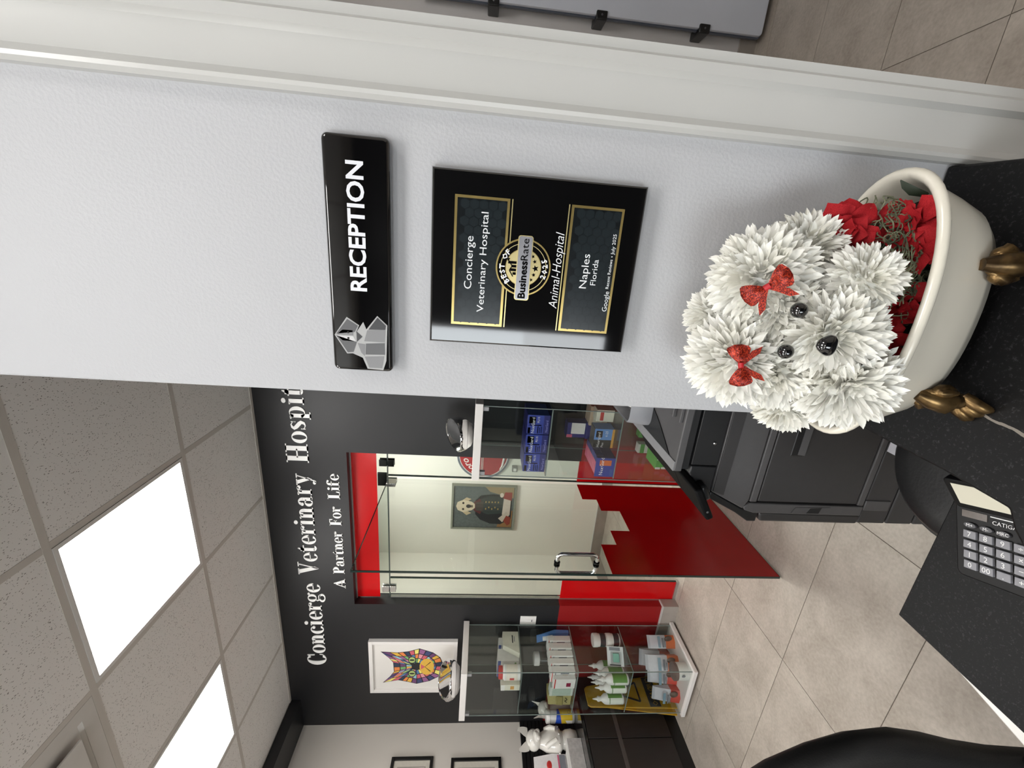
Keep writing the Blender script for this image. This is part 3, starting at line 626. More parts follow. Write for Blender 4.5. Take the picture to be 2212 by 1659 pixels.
dn = Vector((0, math.cos(.55), math.sin(.55)))
def dpt(x, a, lift): q_ = Vector((x, .044, ktop(.044) + .003)) + dn * a + Vector((0, -math.sin(.55), math.cos(.55))) * lift; return tuple(q_)
M().prism(lrr(-.020, .126, -.004, .052, .006), lambda p, t: dpt(p[0], p[1], t), -.014, 0).build('display_housing', calc_black, ca, local=True, bevel=.002)
M().prism([(-.010, .006), (.116, .006), (.116, .044), (-.010, .044)], lambda p, t: dpt(p[0], p[1], t), 0, .0006).build('display_screen', mat('lcd_cream', (208, 204, 186), .25, var=.02, vscale=20), ca, local=True)
# ------------------------------------------------------------------ round stool between desk and copier, with a sheet of paper
sx, sy, sz = -.402, .742, .500
so = thing('round_stool', (sx, sy, 0), 'black round padded stool seat below the ledge beside the copier', 'stool')
vinyl = mat('black_vinyl', (30, 30, 31), .42, var=.06, vscale=18, bump=.05, bscale=120)
M().lathe([(.02, sz - .075), (.165, sz - .075), (.180, sz - .060), (.183, sz - .035), (.178, sz - .018)], (sx, sy, 0), 40).build('seat_rim', mat('black_rubber', (17, 17, 18), .5, var=.05, vscale=30), so, smooth=40)
M().lathe([(.170, sz - .030), (.171, sz - .012), (.160, sz - .001), (.12, sz + .005), (.06, sz + .007), (.003, sz + .007)], (sx, sy, 0), 40).build('seat_pad', vinyl, so, smooth=60)
M().lathe([(.026, .06), (.026, .40), (.05, sz - .075)], (sx, sy, 0), 16).build('gas_column', steel, so, smooth=40)
for k in range(5):
    a = 2 * PI * k / 5 + .3; ex, ey = sx + .155 * math.cos(a), sy + .155 * math.sin(a)
    M().tube([(sx, sy, .075), (ex, ey, .062)], [.022, .014], 8).build('base_arm', steel, so, smooth=40)
    M().ball((ex, ey, .027), .024, .024, .027, 12).build('castor', black_plastic, so, smooth=60)
paper = mat('white_paper', (206, 206, 214), .7, var=.05, vscale=25)
pp = M(); n_ = 6
for i in range(n_):
    x = -.470 + i * .034
    pp.quad8([(x, .932, .424 + .004 * math.sin(i)), (x + .034, .932, .424 + .004 * math.sin(i + 1)), (x + .034, .985, .4235), (x, .985, .4235), (x, .932, .425 + .004 * math.sin(i)), (x + .034, .932, .425 + .004 * math.sin(i + 1)), (x + .034, .985, .4245), (x, .985, .4245)])
ppo = pp
# small filing box that holds the loose sheet between the stool and the copier
fb = thing('filing_box', (-.34, .985, 0), 'low black filing box in the shade between stool and copier', 'box')
M().box(-.42, -.26, .935, 1.035, 0, .422).build('box_body', black_plastic, fb, bevel=.004)
M().box(-.415, -.265, .934, .9345, .32, .36).build('box_label', key_dark, fb)
tag(ppo.build('paper_sheet', paper, smooth=40), 'crumpled white paper sheet peeking out between stool and granite ledge', 'paper')
# ------------------------------------------------------------------ black office chair at the left end of the desk
oc = thing('office_chair', (-1.10, .44, 0), 'black office chair with a tall rounded back at the desk corner', 'office chair')
chairm = mat('black_mesh_fabric', (11, 11, 12), .55, var=.1, vscale=40, bump=.08, bscale=300)
def cpt(u, z, bulge):
    y = .50 + bulge; return (-1.10 + u, y, z)
side = [(z_ + .035, w_) for z_, w_ in [(.30, .222), (.34, .245), (.42, .232), (.50, .225), (.58, .236), (.66, .262), (.74, .284), (.82, .284), (.90, .266), (.98, .236), (1.03, .196), (1.055, .150), (1.065, .09)]]
rings = []
for z, hw in side:
    curve = .05 * ((z - .7) / .4) ** 2
    ring = []
    for k in range(20):
        a = 2 * PI * k / 20; u = hw * math.copysign(abs(math.cos(a)) ** .5, math.cos(a)); yy = .038 * math.copysign(abs(math.sin(a)) ** .7, math.sin(a))
        ring.append((-1.10 + u, .50 + yy - curve - .22 * (u * u), z))
    rings.append(ring)
M().loft(rings).build('backrest', chairm, oc, smooth=60)
M().prism(rrect(-1.35, -.85, .06, .50, .08), XY, .43, .50).build('seat', chairm, oc, bevel=.02, seg=3)
for sg_ in (-1, 1):
    x = -1.10 + sg_ * .285
    ar = M().tube([(x - sg_ * .08, .25, .44), (x, .25, .47), (x + sg_ * .012, .25, .60), (x + sg_ * .005, .25, .655)], .018, 8).build('armrest', black_plastic, oc, smooth=50)
    M().box(x - .035, x + .035, .12, .38, .655, .68).build('arm_pad', chairm, ar, bevel=.01)
M().lathe([(.03, .08), (.03, .43)], (-1.10, .28, 0), 14).build('gas_column', black_plastic, oc, smooth=40)
for k in range(5):
    a = 2 * PI * k / 5; ex, ey = -1.10 + .27 * math.cos(a), .28 + .27 * math.sin(a)
    M().tube([(-1.10, .28, .10), (ex, ey, .075)], [.03, .018], 8).build('base_arm', black_plastic, oc, smooth=40)
    M().ball((ex, ey, .03), .028, .028, .03, 12).build('castor', black_plastic, oc, smooth=60)
# ------------------------------------------------------------------ claw-foot tub planter
random.seed(7)
tc_ = Vector((-.040, .447, 0)); RIM = 1.172
tub_white = mat('cream_enamel', (222, 217, 203), .22, var=.02, vscale=12, coat=.4)
bronze = mat('antique_gold', (134, 108, 70), .32, .85, c2=(70, 55, 36), vscale=60)
tb = thing('tub_planter', (tc_.x, tc_.y, LEDGE), 'cream enamel claw-foot bathtub planter holding the flower dog', 'planter')
def el(a, b, z, n=56, dx_=0): return [(tc_.x + dx_ + a * math.copysign(abs(math.cos(2 * PI * k / n)) ** .9, math.cos(2 * PI * k / n)), tc_.y + b * math.copysign(abs(math.sin(2 * PI * k / n)) ** .9, math.sin(2 * PI * k / n)), z) for k in range(n)]
outer = [(.085, .034, 1.070), (.104, .044, 1.074), (.116, .051, 1.090), (.127, .058, 1.120), (.136, .065, 1.150), (.140, .068, 1.162), (.1445, .0720, 1.163), (.1475, .0750, 1.167), (.1475, .0750, 1.171), (.1445, .0720, 1.1745), (.1405, .0685, 1.1740), (.1370, .0655, 1.170), (.1340, .063, 1.160), (.126, .057, 1.125), (.114, .049, 1.092), (.085, .034, 1.080)]
M().loft([el(a, b, z) for a, b, z in outer]).build('basin', tub_white, tb, smooth=60)
def claw(px, py, ang):
    """animal paw under the basin: leafy knee, narrow ankle, three toes"""
    d = Vector((math.cos(ang), math.sin(ang), 0)); s = Vector((-d.y, d.x, 0)); b = Vector((px, py, 0))
    P_ = lambda f_, sd, z: b + d * f_ + s * sd + Vector((0, 0, z))
    k = M()
    k.tube([P_(.004, 0, 1.108), P_(.010, 0, 1.094), P_(.014, 0, 1.080), P_(.010, 0, 1.066), P_(.012, 0, 1.056)], [.006, .011, .0125, .0085, .0085], 10)
    for sd in (-1, 1):
        k.ball(P_(.006, sd * .011, 1.087), .0085, .0085, .013, 10); k.tube([P_(.004, sd * .004, 1.102), P_(.010, sd * .016, 1.090), P_(.008, sd * .012, 1.074)], [.003, .005, .003], 6)
    for z, r in ((1.066, .0095), (1.061, .0090)): k.tube([P_(.010, 0, z + .0015), P_(.011, 0, z - .0015)], r, 10)
    ft = k.build('claw_foot', bronze, tb, smooth=60)
    for sd in (-.0085, 0, .0085):
        M().tube([P_(.008, sd * .6, 1.058), P_(.018, sd, 1.054), P_(.025, sd * 1.15, 1.047), P_(.026, sd * 1.2, 1.0405)], [.0065, .0068, .0062, .0035], 8).build('toe', bronze, ft, smooth=60)
    M().ball(P_(.012, 0, 1.049), .010, .010, .0088, 10).build('foot_pad', bronze, ft, smooth=60)
claw(.018, .398, -PI / 2 + .25); claw(-.118, .408, -PI / 2 - .75); claw(.018, .492, PI / 2 - .3); claw(-.100, .490, PI / 2 + .5)
# ------------------------------------------------------------------ dog made of white chrysanthemum heads
petal_w = mat('white_silk_petal', (248, 248, 244), .75, c2=(243, 242, 234), vscale=30, spec=.2)
_n = petal_w.node_tree.nodes; _tr = _n.new('ShaderNodeBsdfTranslucent'); _tr.inputs[0].default_value = rgb((246, 244, 236)); _mx = _n.new('ShaderNodeMixShader'); _mx.inputs[0].default_value = .18
petal_w.node_tree.links.new(_n['Principled BSDF'].outputs[0], _mx.inputs[1]); petal_w.node_tree.links.new(_tr.outputs[0], _mx.inputs[2]); petal_w.node_tree.links.new(_mx.outputs[0], _n['Material Output'].inputs[0])
CAMV = Vector((0, 0, 1.5974))
def mum(c, R, axis, n=230, seed=0, tilt=.5):
    rnd = random.Random(seed); k = M(); axis = Vector(axis).normalized(); c = Vector(c)
    e1 = axis.orthogonal().normalized(); e2 = axis.cross(e1)
    for i in range(n):
        cz = 1 - 1.72 * (i + .5) / n; th = i * 2.399963 + rnd.uniform(-.25, .25)
        sr = math.sqrt(max(0, 1 - cz * cz)); d = (axis * cz + (e1 * math.cos(th) + e2 * math.sin(th)) * sr).normalized()
        d = (d + Vector((rnd.gauss(0, .07), rnd.gauss(0, .07), rnd.gauss(0, .07)))).normalized()
        nr = axis - d * d.dot(axis)
        if nr.length < .05: nr = e1 * math.cos(th) + e2 * math.sin(th)
        nr.normalize(); s = d.cross(nr).normalized()
        tw = rnd.uniform(-.5, .5); nr, s = nr * math.cos(tw) + s * math.sin(tw), s * math.cos(tw) - nr * math.sin(tw)
        Lr = R * rnd.uniform(.84, 1.06); wd = R * rnd.uniform(.052, .090); curl = R * rnd.uniform(-.03, .17)
        b = len(k.v)
        for (t, w_, cu) in ((.34, .40, 0), (.60, .82, .10), (.80, 1.0, .35), (.92, .72, .66)):
            p = c + d * (Lr * t) - nr * (curl * cu)
            k.v += [tuple(p - s * wd * w_ + nr * R * .022), tuple(p - nr * R * .012), tuple(p + s * wd * w_ + nr * R * .022)]
        p = c + d * Lr - nr * curl
        k.v.append(tuple(p))
        for r_ in (0, 3, 6): k.f += [(b + r_, b + r_ + 1, b + r_ + 4, b + r_ + 3), (b + r_ + 1, b + r_ + 2, b + r_ + 5, b + r_ + 4)]
        k.f += [(b + 9, b + 10, b + 12), (b + 10, b + 11, b + 12)]
    k.ball(c, R * .60, seg=12)
    return k
dg_ = thing('flower_dog', (-.055, .44, 1.16), 'white dog made of chrysanthemum heads sitting in the tub', 'flower arrangement')
heads = [((-.012, .446, 1.296), .056), ((.017, .464, 1.244), .046), ((-.101, .446, 1.300), .058), ((-.060, .486, 1.314), .037), ((-.060, .397, 1.243), .052), ((-.006, .400, 1.224), .037),
         ((-.106, .394, 1.216), .053), ((-.150, .440, 1.230), .038), ((-.104, .430, 1.262), .051), ((-.044, .432, 1.276), .047), ((-.060, .480, 1.285), .052), ((-.060, .465, 1.225), .058)]
mid = Vector((-.06, .50, 1.24))
for i, (c, r) in enumerate(heads):
    ax = (Vector(c) - mid).normalized() + (CAMV - Vector(c)).normalized() * .9
    mum(c, r, ax, 820 if r > .04 else 560, i + 3).build('chrysanthemum', petal_w, dg_, smooth=50)
bead = mat('black_glass_bead', (8, 9, 11), .06, var=.05, vscale=40, coat=1.0)
M().ball((-.0372, .3850, 1.2900), .0078, seg=18).build('eye', bead, dg_, smooth=80)
M().ball((-.0780, .3820, 1.2935), .0074, seg=18).build('eye', bead, dg_, smooth=80)
nose = M(); nr_ = []
for i in range(9):
    a = -PI / 2 + PI * i / 8; ring = []
    for j in range(18):
        t = 2 * PI * j / 18; tri = 1 + .10 * math.cos(3 * t + PI / 2)
        ring.append((-.0623 + .0098 * tri * max(math.cos(a), .03) * math.cos(t), .3450 + .0070 * math.sin(a), 1.2855 + .0088 * tri * max(math.cos(a), .03) * math.sin(t)))
    nr_.append(ring)
nose.loft(nr_).build('nose', bead, dg_, smooth=80)
def glitter():
    m = bpy.data.materials.new('red_glitter'); m.use_nodes = True; n = m.node_tree.nodes; l = m.node_tree.links; b = n['Principled BSDF']
    tc = n.new('ShaderNodeTexCoord'); v = n.new('ShaderNodeTexVoronoi'); v.inputs['Scale'].default_value = 1500; l.new(tc.outputs['Object'], v.inputs['Vector'])
    rp = n.new('ShaderNodeValToRGB'); e = rp.color_ramp.elements; e[0].color = rgb((92, 8, 8)); e[1].color = rgb((206, 66, 32)); e[0].position = .40; e[1].position = 1.0
    sp = n.new('ShaderNodeSeparateColor'); l.new(v.outputs['Color'], sp.inputs[0]); l.new(sp.outputs[0], rp.inputs[0]); l.new(rp.outputs[0], b.inputs['Base Color'])
    b.inputs['Metallic'].default_value = .45; b.inputs['Roughness'].default_value = .35
    nm = n.new('ShaderNodeBump'); nm.inputs['Strength'].default_value = .9; nm.inputs['Distance'].default_value = .0008; l.new(sp.outputs[1], nm.inputs['Height']); l.new(nm.outputs[0], b.inputs['Normal'])
    return m
GLIT = glitter(); red_cloth = mat('red_ribbon', (176, 26, 34), .5, var=.05, vscale=60)
def bow(c, ang, sc):
    """hair bow: two loops, two pointed tails, a knot; ang turns it about the line of sight"""
    c = Vector(c); f = (CAMV - c).normalized(); rt = Vector((0, 0, 1)).cross(f).normalized(); rt = Vector((1, 0, 0)) - f * f.x; rt.normalize(); up = f.cross(rt); up = -up if up.z < 0 else up
    u = rt * math.cos(ang) + up * math.sin(ang); v = up * math.cos(ang) - rt * math.sin(ang)
    P_ = lambda a, b, d: c + (u * a + v * b + f * d) * sc
    bw = M().tube([P_(-.15, 0, .10), P_(.15, 0, .10)], [.17 * sc, .17 * sc], 10).build('hair_bow', red_cloth, dg_, smooth=40)
    for sgn in (-1, 1):
        k = M(); n = 9; grid = []
        for i in range(n):
            t = i / (n - 1); hw = .10 + .54 * math.sin(min(1, t * 1.18) * PI / 2) if t < .8 else .64 * math.cos((t - .8) / .2 * PI / 2 * .82)
            row = [P_(sgn * (.10 + 1.15 * t), .10 * t + hw * s_, .06 + .16 * math.sin(t * PI) * (1 - abs(s_)) + .06 * math.cos(s_ * 5) * t) for s_ in (-1, -.66, -.33, 0, .33, .66, 1)]
            grid.append(row)
        front = grid; back = [[p - f * (.07 * sc) for p in r] for r in grid]
        k.loft([r + list(reversed(b_)) for r, b_ in zip(front, back)]); k.build('bow_loop', GLIT, bw, smooth=50)
        tl = M(); pts = [(.05, -.04), (.38, -.20), (.80, -.62), (1.02, -1.16), (.62, -1.00), (.30, -.52), (.02, -.16)]
        tl.prism([(sgn * a, b) for a, b in pts], lambda p, t: P_(p[0], p[1], t), -.02, .05); tl.build('bow_tail', GLIT, bw)
bow((-.0180, .3900, 1.3250), -.85, .0180)
bow((-.0960, .3870, 1.3325), .28, .0170)
# ------------------------------------------------------------------ red silk flowers, leaf and moss in the tub
petal_r = mat('red_silk_petal', (170, 32, 38), .75, c2=(138, 16, 24), vscale=40, spec=.2)
stam = mat('yellow_stamen', (196, 168, 70), .7, var=.1, vscale=80); leafm = mat('dark_leaf', (34, 44, 30), .5, var=.15, vscale=40)
def red_petal(rnd, L):
    k = M(); grid = []; n = 5
    for i in range(n):
        t = i / (n - 1); w = (.12 + .62 * math.sin(min(1, t * 1.05) * PI * .62)) * L * .50
        if i == n - 1: w *= .55
        row = []
        for s_ in (-1, -.5, 0, .5, 1):
            row.append((t * L * (1.0 - .10 * abs(s_) * (i == n - 1)), s_ * w, .22 * L * math.sin(t * PI * .9) * rnd.uniform(.4, 1.4) + .10 * L * abs(s_) * t + rnd.uniform(-.06, .06) * L))
        grid.append(row)
    k.loft(grid, close=False, cap=False); return k
rp_me = []
_r0 = random.Random(4)
for i in range(5):
    me = red_petal(_r0, 1.0).mesh('petal', petal_r); me.polygons.foreach_set('use_smooth', [True] * len(me.polygons)); rp_me.append(me)
def red_flower(c, axis, R, label, seed, centre=True, n=19):
    rnd = random.Random(seed); t = thing('red_flower', c, label, 'flower', 'red silk flowers in the tub'); axis = Vector(axis).normalized()
    q = axis.to_track_quat('Z', 'Y').to_matrix().to_4x4()
    for i in range(n):
        layer = 0 if i < n * .5 else 1
        el_ = (.22 if layer == 0 else .85) + rnd.uniform(-.25, .3); az = i * 2.399 + rnd.uniform(-.2, .2)
        o = bpy.data.objects.new('petal', rp_me[i % 5]); COL.objects.link(o); o.parent = t
        o.matrix_local = q @ Matrix.Rotation(az, 4, 'Z') @ Matrix.Rotation(-el_, 4, 'Y') @ Matrix.Rotation(rnd.uniform(-.4, .4), 4, 'X') @ Matrix.Scale(R * (1.0 if layer == 0 else .74) * rnd.uniform(.85, 1.1), 4)
    if centre:
        k = M().ball(Vector(c) + axis * R * .22, R * .16, seg=10)
        for i in range(14):
            a = i * 2.4; e1 = axis.orthogonal().normalized(); e2 = axis.cross(e1); d = (axis * .8 + (e1 * math.cos(a) + e2 * math.sin(a)) * .7).normalized()
            k.tube([Vector(c) + axis * R * .18, Vector(c) + axis * R * .18 + d * R * .36], R * .018, 3)
        k.build('stamens', stam, t, smooth=60)
red_flower((.043, .452, 1.214), (-.05, -.75, .5), .036, 'red silk flower with a yellow centre by the back rim of the tub', 1)
red_flower((.040, .466, 1.186), (.2, -.4, .8), .028, 'red silk flower beside the yellow-centred one, next to the bare tub end', 6, False)
red_flower((.053, .425, 1.163), (.1, -.4, .9), .031, 'largest red silk flower against the right end of the tub rim', 2, False, 22)
red_flower((.028, .416, 1.160), (.1, -.4, .9), .029, 'red silk flower at the front rim below the moss', 3, False)
red_flower((-.028, .411, 1.160), (.0, -.4, .9), .029, 'red silk flower at the front rim between the two white paws', 4, False)
red_flower((-.066, .412, 1.158), (-.1, -.4, .9), .028, 'red silk flower at the front rim tucked beside the left paw', 5, False)
lfo = M().loft([[(.0790, .428, 1.160), (.0830, .424, 1.161), (.0815, .423, 1.160)], [(.0800, .432, 1.172), (.0870, .426, 1.173), (.0830, .427, 1.171)], [(.0860, .4335, 1.181), (.0910, .4295, 1.182), (.0880, .430, 1.180)], [(.0925, .4335, 1.1855), (.0935, .4330, 1.1855), (.0930, .4328, 1.1850)]])
tag(lfo.build('leaf', leafm, smooth=50), 'single dark green leaf poking over the right end of the tub', 'leaf')
mossm = mat('spanish_moss', (58, 66, 48), .85, c2=(122, 124, 98), vscale=60)
ms = M(); rnd = random.Random(11)
def strand(p, n, r, spread):
    p = Vector(p); e_ = math.sqrt(((p.x - tc_.x) / .116) ** 2 + ((p.y - tc_.y) / .050) ** 2)
    if e_ > 1: p.x = tc_.x + (p.x - tc_.x) / e_; p.y = tc_.y + (p.y - tc_.y) / e_
    pts = [p]; d = Vector((rnd.uniform(-1, 1), rnd.uniform(-1, 1), rnd.uniform(-.2, .9))).normalized(); ax = Vector((rnd.uniform(-1, 1), rnd.uniform(-1, 1), rnd.uniform(-1, 1))).normalized(); w = rnd.uniform(.35, .9)
    for i in range(n):
        d = (Matrix.Rotation(w, 3, ax) @ d + Vector((rnd.uniform(-.2, .2), rnd.uniform(-.2, .2), rnd.uniform(-.25, .15)))).normalized(); q_ = pts[-1] + d * spread
        e_ = math.sqrt(((q_.x - tc_.x) / .120) ** 2 + ((q_.y - tc_.y) / .052) ** 2)
        if e_ > 1: q_.x = tc_.x + (q_.x - tc_.x) / e_; q_.y = tc_.y + (q_.y - tc_.y) / e_
        q_.z = min(max(q_.z, 1.14), 1.198); pts.append(q_)
    ms.tube(pts, r, 3)
for i in range(190):
    cx, cy, cz = rnd.choice([(.035, .425, 1.182), (.015, .400, 1.172), (.050, .440, 1.188), (.0, .395, 1.165), (.03, .41, 1.17), (.06, .43, 1.18), (-.02, .40, 1.16)])
    strand((cx + rnd.gauss(0, .014), cy + rnd.gauss(0, .008), cz + rnd.gauss(0, .006)), rnd.randint(10, 20), rnd.uniform(.00045, .0008), .0036)
for i in range(20): strand((-.135 + rnd.gauss(0, .01), .425 + rnd.gauss(0, .008), 1.172), 10, .0007, .004)
mo = ms.build('moss', mossm); tag(mo, 'grey-green curly moss filling the tub between the red flowers', 'moss'); mo['kind'] = 'stuff'
M_soil = M().loft([el(.122, .052, 1.132), el(.120, .050, 1.137), el(.03, .02, 1.146)])
so_ = M_soil.build('planter_foam', mat('dark_foam', (30, 34, 26), .9, var=.2, vscale=60)); tag(so_, 'dark green floral foam under the flowers inside the tub', 'floral foam')
# ------------------------------------------------------------------ copier behind the near wall
cop_d = mat('copier_dark_grey', (58, 57, 58), .42, var=.03, vscale=40, bump=.03, bscale=500)
cop_m = mat('copier_mid_grey', (84, 83, 84), .42, var=.03, vscale=40, bump=.03, bscale=500)
cop_b = mat('copier_black', (28, 29, 31), .38, var=.04, vscale=40, bump=.03, bscale=500)
cop_l = mat('copier_light_grey', (138, 138, 140), .4, var=.02, vscale=40)
YC = 1.05; YE = 1.66; XE = -.16
cp = thing('photocopier', (-.45, 1.35, 0), 'dark grey office photocopier half hidden behind the white wall', 'photocopier')
def XZp(pts, y0, y1, name, m, parent=cp, bevel=.003): return M().prism(pts, XZ, y1, y0).build(name, m, parent, bevel=bevel)
XZp([(-.745, .045), (XE, .045), (XE, .735), (-.690, .735), (-.745, .70)], YC + .012, YE, 'chassis', cop_b)
# near side: framed panel with a scooped grip
XZp([(-.692, .377), (-.30, .377), (-.30, .708), (-.692, .708)], YC + .001, YC + .014, 'side_panel', cop_d)
XZp([(-.694, .713), (-.30, .713), (-.30, .735), (-.694, .735)], YC - .001, YC + .013, 'side_rail', cop_m)
XZp([(-.697, .352), (-.30, .352), (-.30, .372), (-.697, .372)], YC, YC + .013, 'side_rail', cop_m)
gp = M()
gp.quad8([(-.531, YC + .0008, .611), (-.30, YC + .0008, .611), (-.30, YC + .0008, .651), (-.531, YC + .0008, .651), (-.527, YC - .0005, .6135), (-.30, YC - .0005, .6135), (-.30, YC - .0005, .649), (-.527, YC - .0005, .649)]); gp.build('side_grip', cop_b, cp)
M().quad8([(-.525, YC - .0006, .612), (-.30, YC - .0006, .612), (-.30, YC - .0006, .630), (-.525, YC - .0006, .630), (-.525, YC - .006, .611), (-.30, YC - .006, .611), (-.30, YC - .002, .630), (-.525, YC - .002, .630)]).build('grip_lip', cop_m, cp)
# rounded front upright with finger latch, drawers below
XZp([(-.733, .352), (-.698, .352), (-.698, .735), (-.712, .752), (-.724, .745), (-.733, .715)], YC - .002, YC + .03, 'front_upright', cop_m)
lt = M().quad8([(-.727, YC - .003, .488), (-.704, YC - .003, .465), (-.708, YC - .003, .581), (-.727, YC - .003, .591), (-.727, YC - .0045, .488), (-.704, YC - .0035, .465), (-.708, YC - .0035, .581), (-.727, YC - .0045, .591)]).build('finger_latch', cop_m, cp)
M().quad8([(-.726, YC - .0046, .500), (-.706, YC - .0036, .494), (-.709, YC - .0036, .530), (-.726, YC - .0046, .540), (-.726, YC - .0055, .500), (-.706, YC - .0045, .494), (-.709, YC - .0045, .530), (-.726, YC - .0055, .540)]).build('latch_hole', cop_b, lt)
XZp([(-.767, .348), (-.735, .344), (-.735, .690), (-.767, .680)], YC + .003, YE, 'front_door', cop_d, bevel=.006)
for z0, z1 in ((.246, .343), (.150, .242), (.050, .146)):
    dw = XZp([(-.765, z0 + .002), (-.30, z0 + .002), (-.30, z1), (-.765, z1)], YC + .006, YE, 'paper_drawer', cop_d, bevel=.004)
    M().box(-.7665, -.7645, YC + .15, YE - .15, z1 - .03, z1 - .012).build('drawer_grip', cop_b, dw)
XZp([(-.715, .258), (-.678, .258), (-.678, .345), (-.715, .345)], YC + .002, YC + .010, 'drawer_end_cap', cop_m)
XZp([(-.735, .0), (-.20, .0), (-.20, .048), (-.735, .048)], YC + .03, YE - .03, 'plinth', cop_b)
# sloping shoulder above the side panel
XZp([(-.720, .752), (-.690, .738), (XE, .738), (XE, .866), (-.663, .866)], YC, YE, 'shoulder', cop_m, bevel=.004)
XZp([(-.672, .828), (XE, .823), (XE, .864), (-.660, .864)], YC - .003, YC + .001, 'shoulder_band', cop_d, bevel=.001)
XZp([(-.768, .694), (-.736, .694), (-.7215, .754), (-.6645, .8675), (-.688, .868), (-.737, .770), (-.768, .722)], YC + .004, YE, 'front_bumper', cop_b, bevel=.003)
# scanner bed housing
XZp([(-.574, .869), (XE, .869), (XE, .950), (-.574, .950)], YC + .002, YE, 'scanner_housing', cop_b, bevel=.002)
XZp([(-.687, .869), (-.577, .869), (-.577, .950), (-.602, .950), (-.662, .905)], YC + .002, YE, 'front_corner', cop_b, bevel=.004)
M().ball((-.500, YC + .001, .895), .0055, .003, .0055, 10).build('screw_cap', steel, cp, smooth=60)
XZp([(-.628, .951), (-.598, .951), (-.598, .970), (-.618, .970)], YC + .05, YE, 'panel_mount', cop_l, bevel=.006)
# document cover with light edge and a dark curved rest
XZp([(-.592, .954), (XE, .954), (XE, .976), (-.592, .976)], YC + .006, YE, 'platen_gasket', cop_b, bevel=.002)
cv = XZp([(-.597, .977), (XE, .977), (XE, 1.000), (-.597, 1.000)], YC, YE, 'document_cover', cop_m, bevel=.003)
M().box(-.5975, -.567, YC + .004, YE - .01, 1.000, 1.0025).build('cover_edge', cop_l, cv)
arc = [(-.566, YC + .045)] + [(-.566 + .105 * math.sin(k / 12 * PI), YC + .045 + (YE - YC - .10) * k / 12) for k in range(1, 12)] + [(-.566, YE - .055)]
M().prism(arc, XY, 1.0002, 1.0030).build('curved_rest', cop_b, cv)
M().box(-.445, -.400, YC + .055, YC + .075, 1.0, 1.012).box(-.445, -.400, YC + .012, YC + .018, 1.0, 1.010).build('cover_rib', cop_m, cv, bevel=.002)
tray = thing('feeder_tray', (-.49, 1.32, 1.0035), 'light grey plastic document tray on top of the photocopier', 'tray')
def rr_ring(i, z): return [(x, y, z) for x, y in rrect(-.552 + i, -.30 - i, 1.255 + i, 1.56 - i, .035 - i * .5, 6)]
M().loft([rr_ring(0, 1.0035), rr_ring(0, 1.020), rr_ring(.006, 1.074), rr_ring(.008, 1.078), rr_ring(.012, 1.074), rr_ring(.008, 1.022), rr_ring(.02, 1.018)]).build('tray_body', mat('tray_grey', (142, 143, 147), .35, var=.02, vscale=30), tray, smooth=40)
M().quad8([(-.52, 1.33, 1.020), (-.32, 1.33, 1.020), (-.32, 1.50, 1.030), (-.52, 1.50, 1.030), (-.50, 1.345, 1.080), (-.32, 1.345, 1.080), (-.32, 1.50, 1.115), (-.50, 1.50, 1.115)]).build('tray_divider', white_plastic, tray, bevel=.004)
# tilted operation panel along the front
def pxz(a, t): return (-.722 + .098 * a - .012 * t, .902 + .058 * a + .022 * t)
def slab(a0, a1, t0, t1, ya, yb): return M().quad8([(*((pxz(a, t)[0]), y, pxz(a, t)[1]),) for (a, t, y) in ((a0, t0, ya), (a1, t0, ya), (a1, t0, yb), (a0, t0, yb), (a0, t1, ya), (a1, t1, ya), (a1, t1, yb), (a0, t1, yb))])
pn = slab(0, 1, -.9, 0, .985, 1.470).build('control_panel', mat('panel_black', (11, 11, 12), .6, spec=.12, var=.05, vscale=40), cp, bevel=.006)
slab(.15, .9, 0, .03, 1.14, 1.40).build('touch_screen', mat('panel_black', (11, 11, 12), .6, spec=.12, var=.05, vscale=40), pn)
slab(.3, .8, -1.9, -.9, 1.02, 1.16).build('panel_arm', cop_b, pn, bevel=.01)
M().ball((-.690, .984, .908), .004, .0015, .004, 8).build('panel_screw', cop_m, pn, smooth=60)
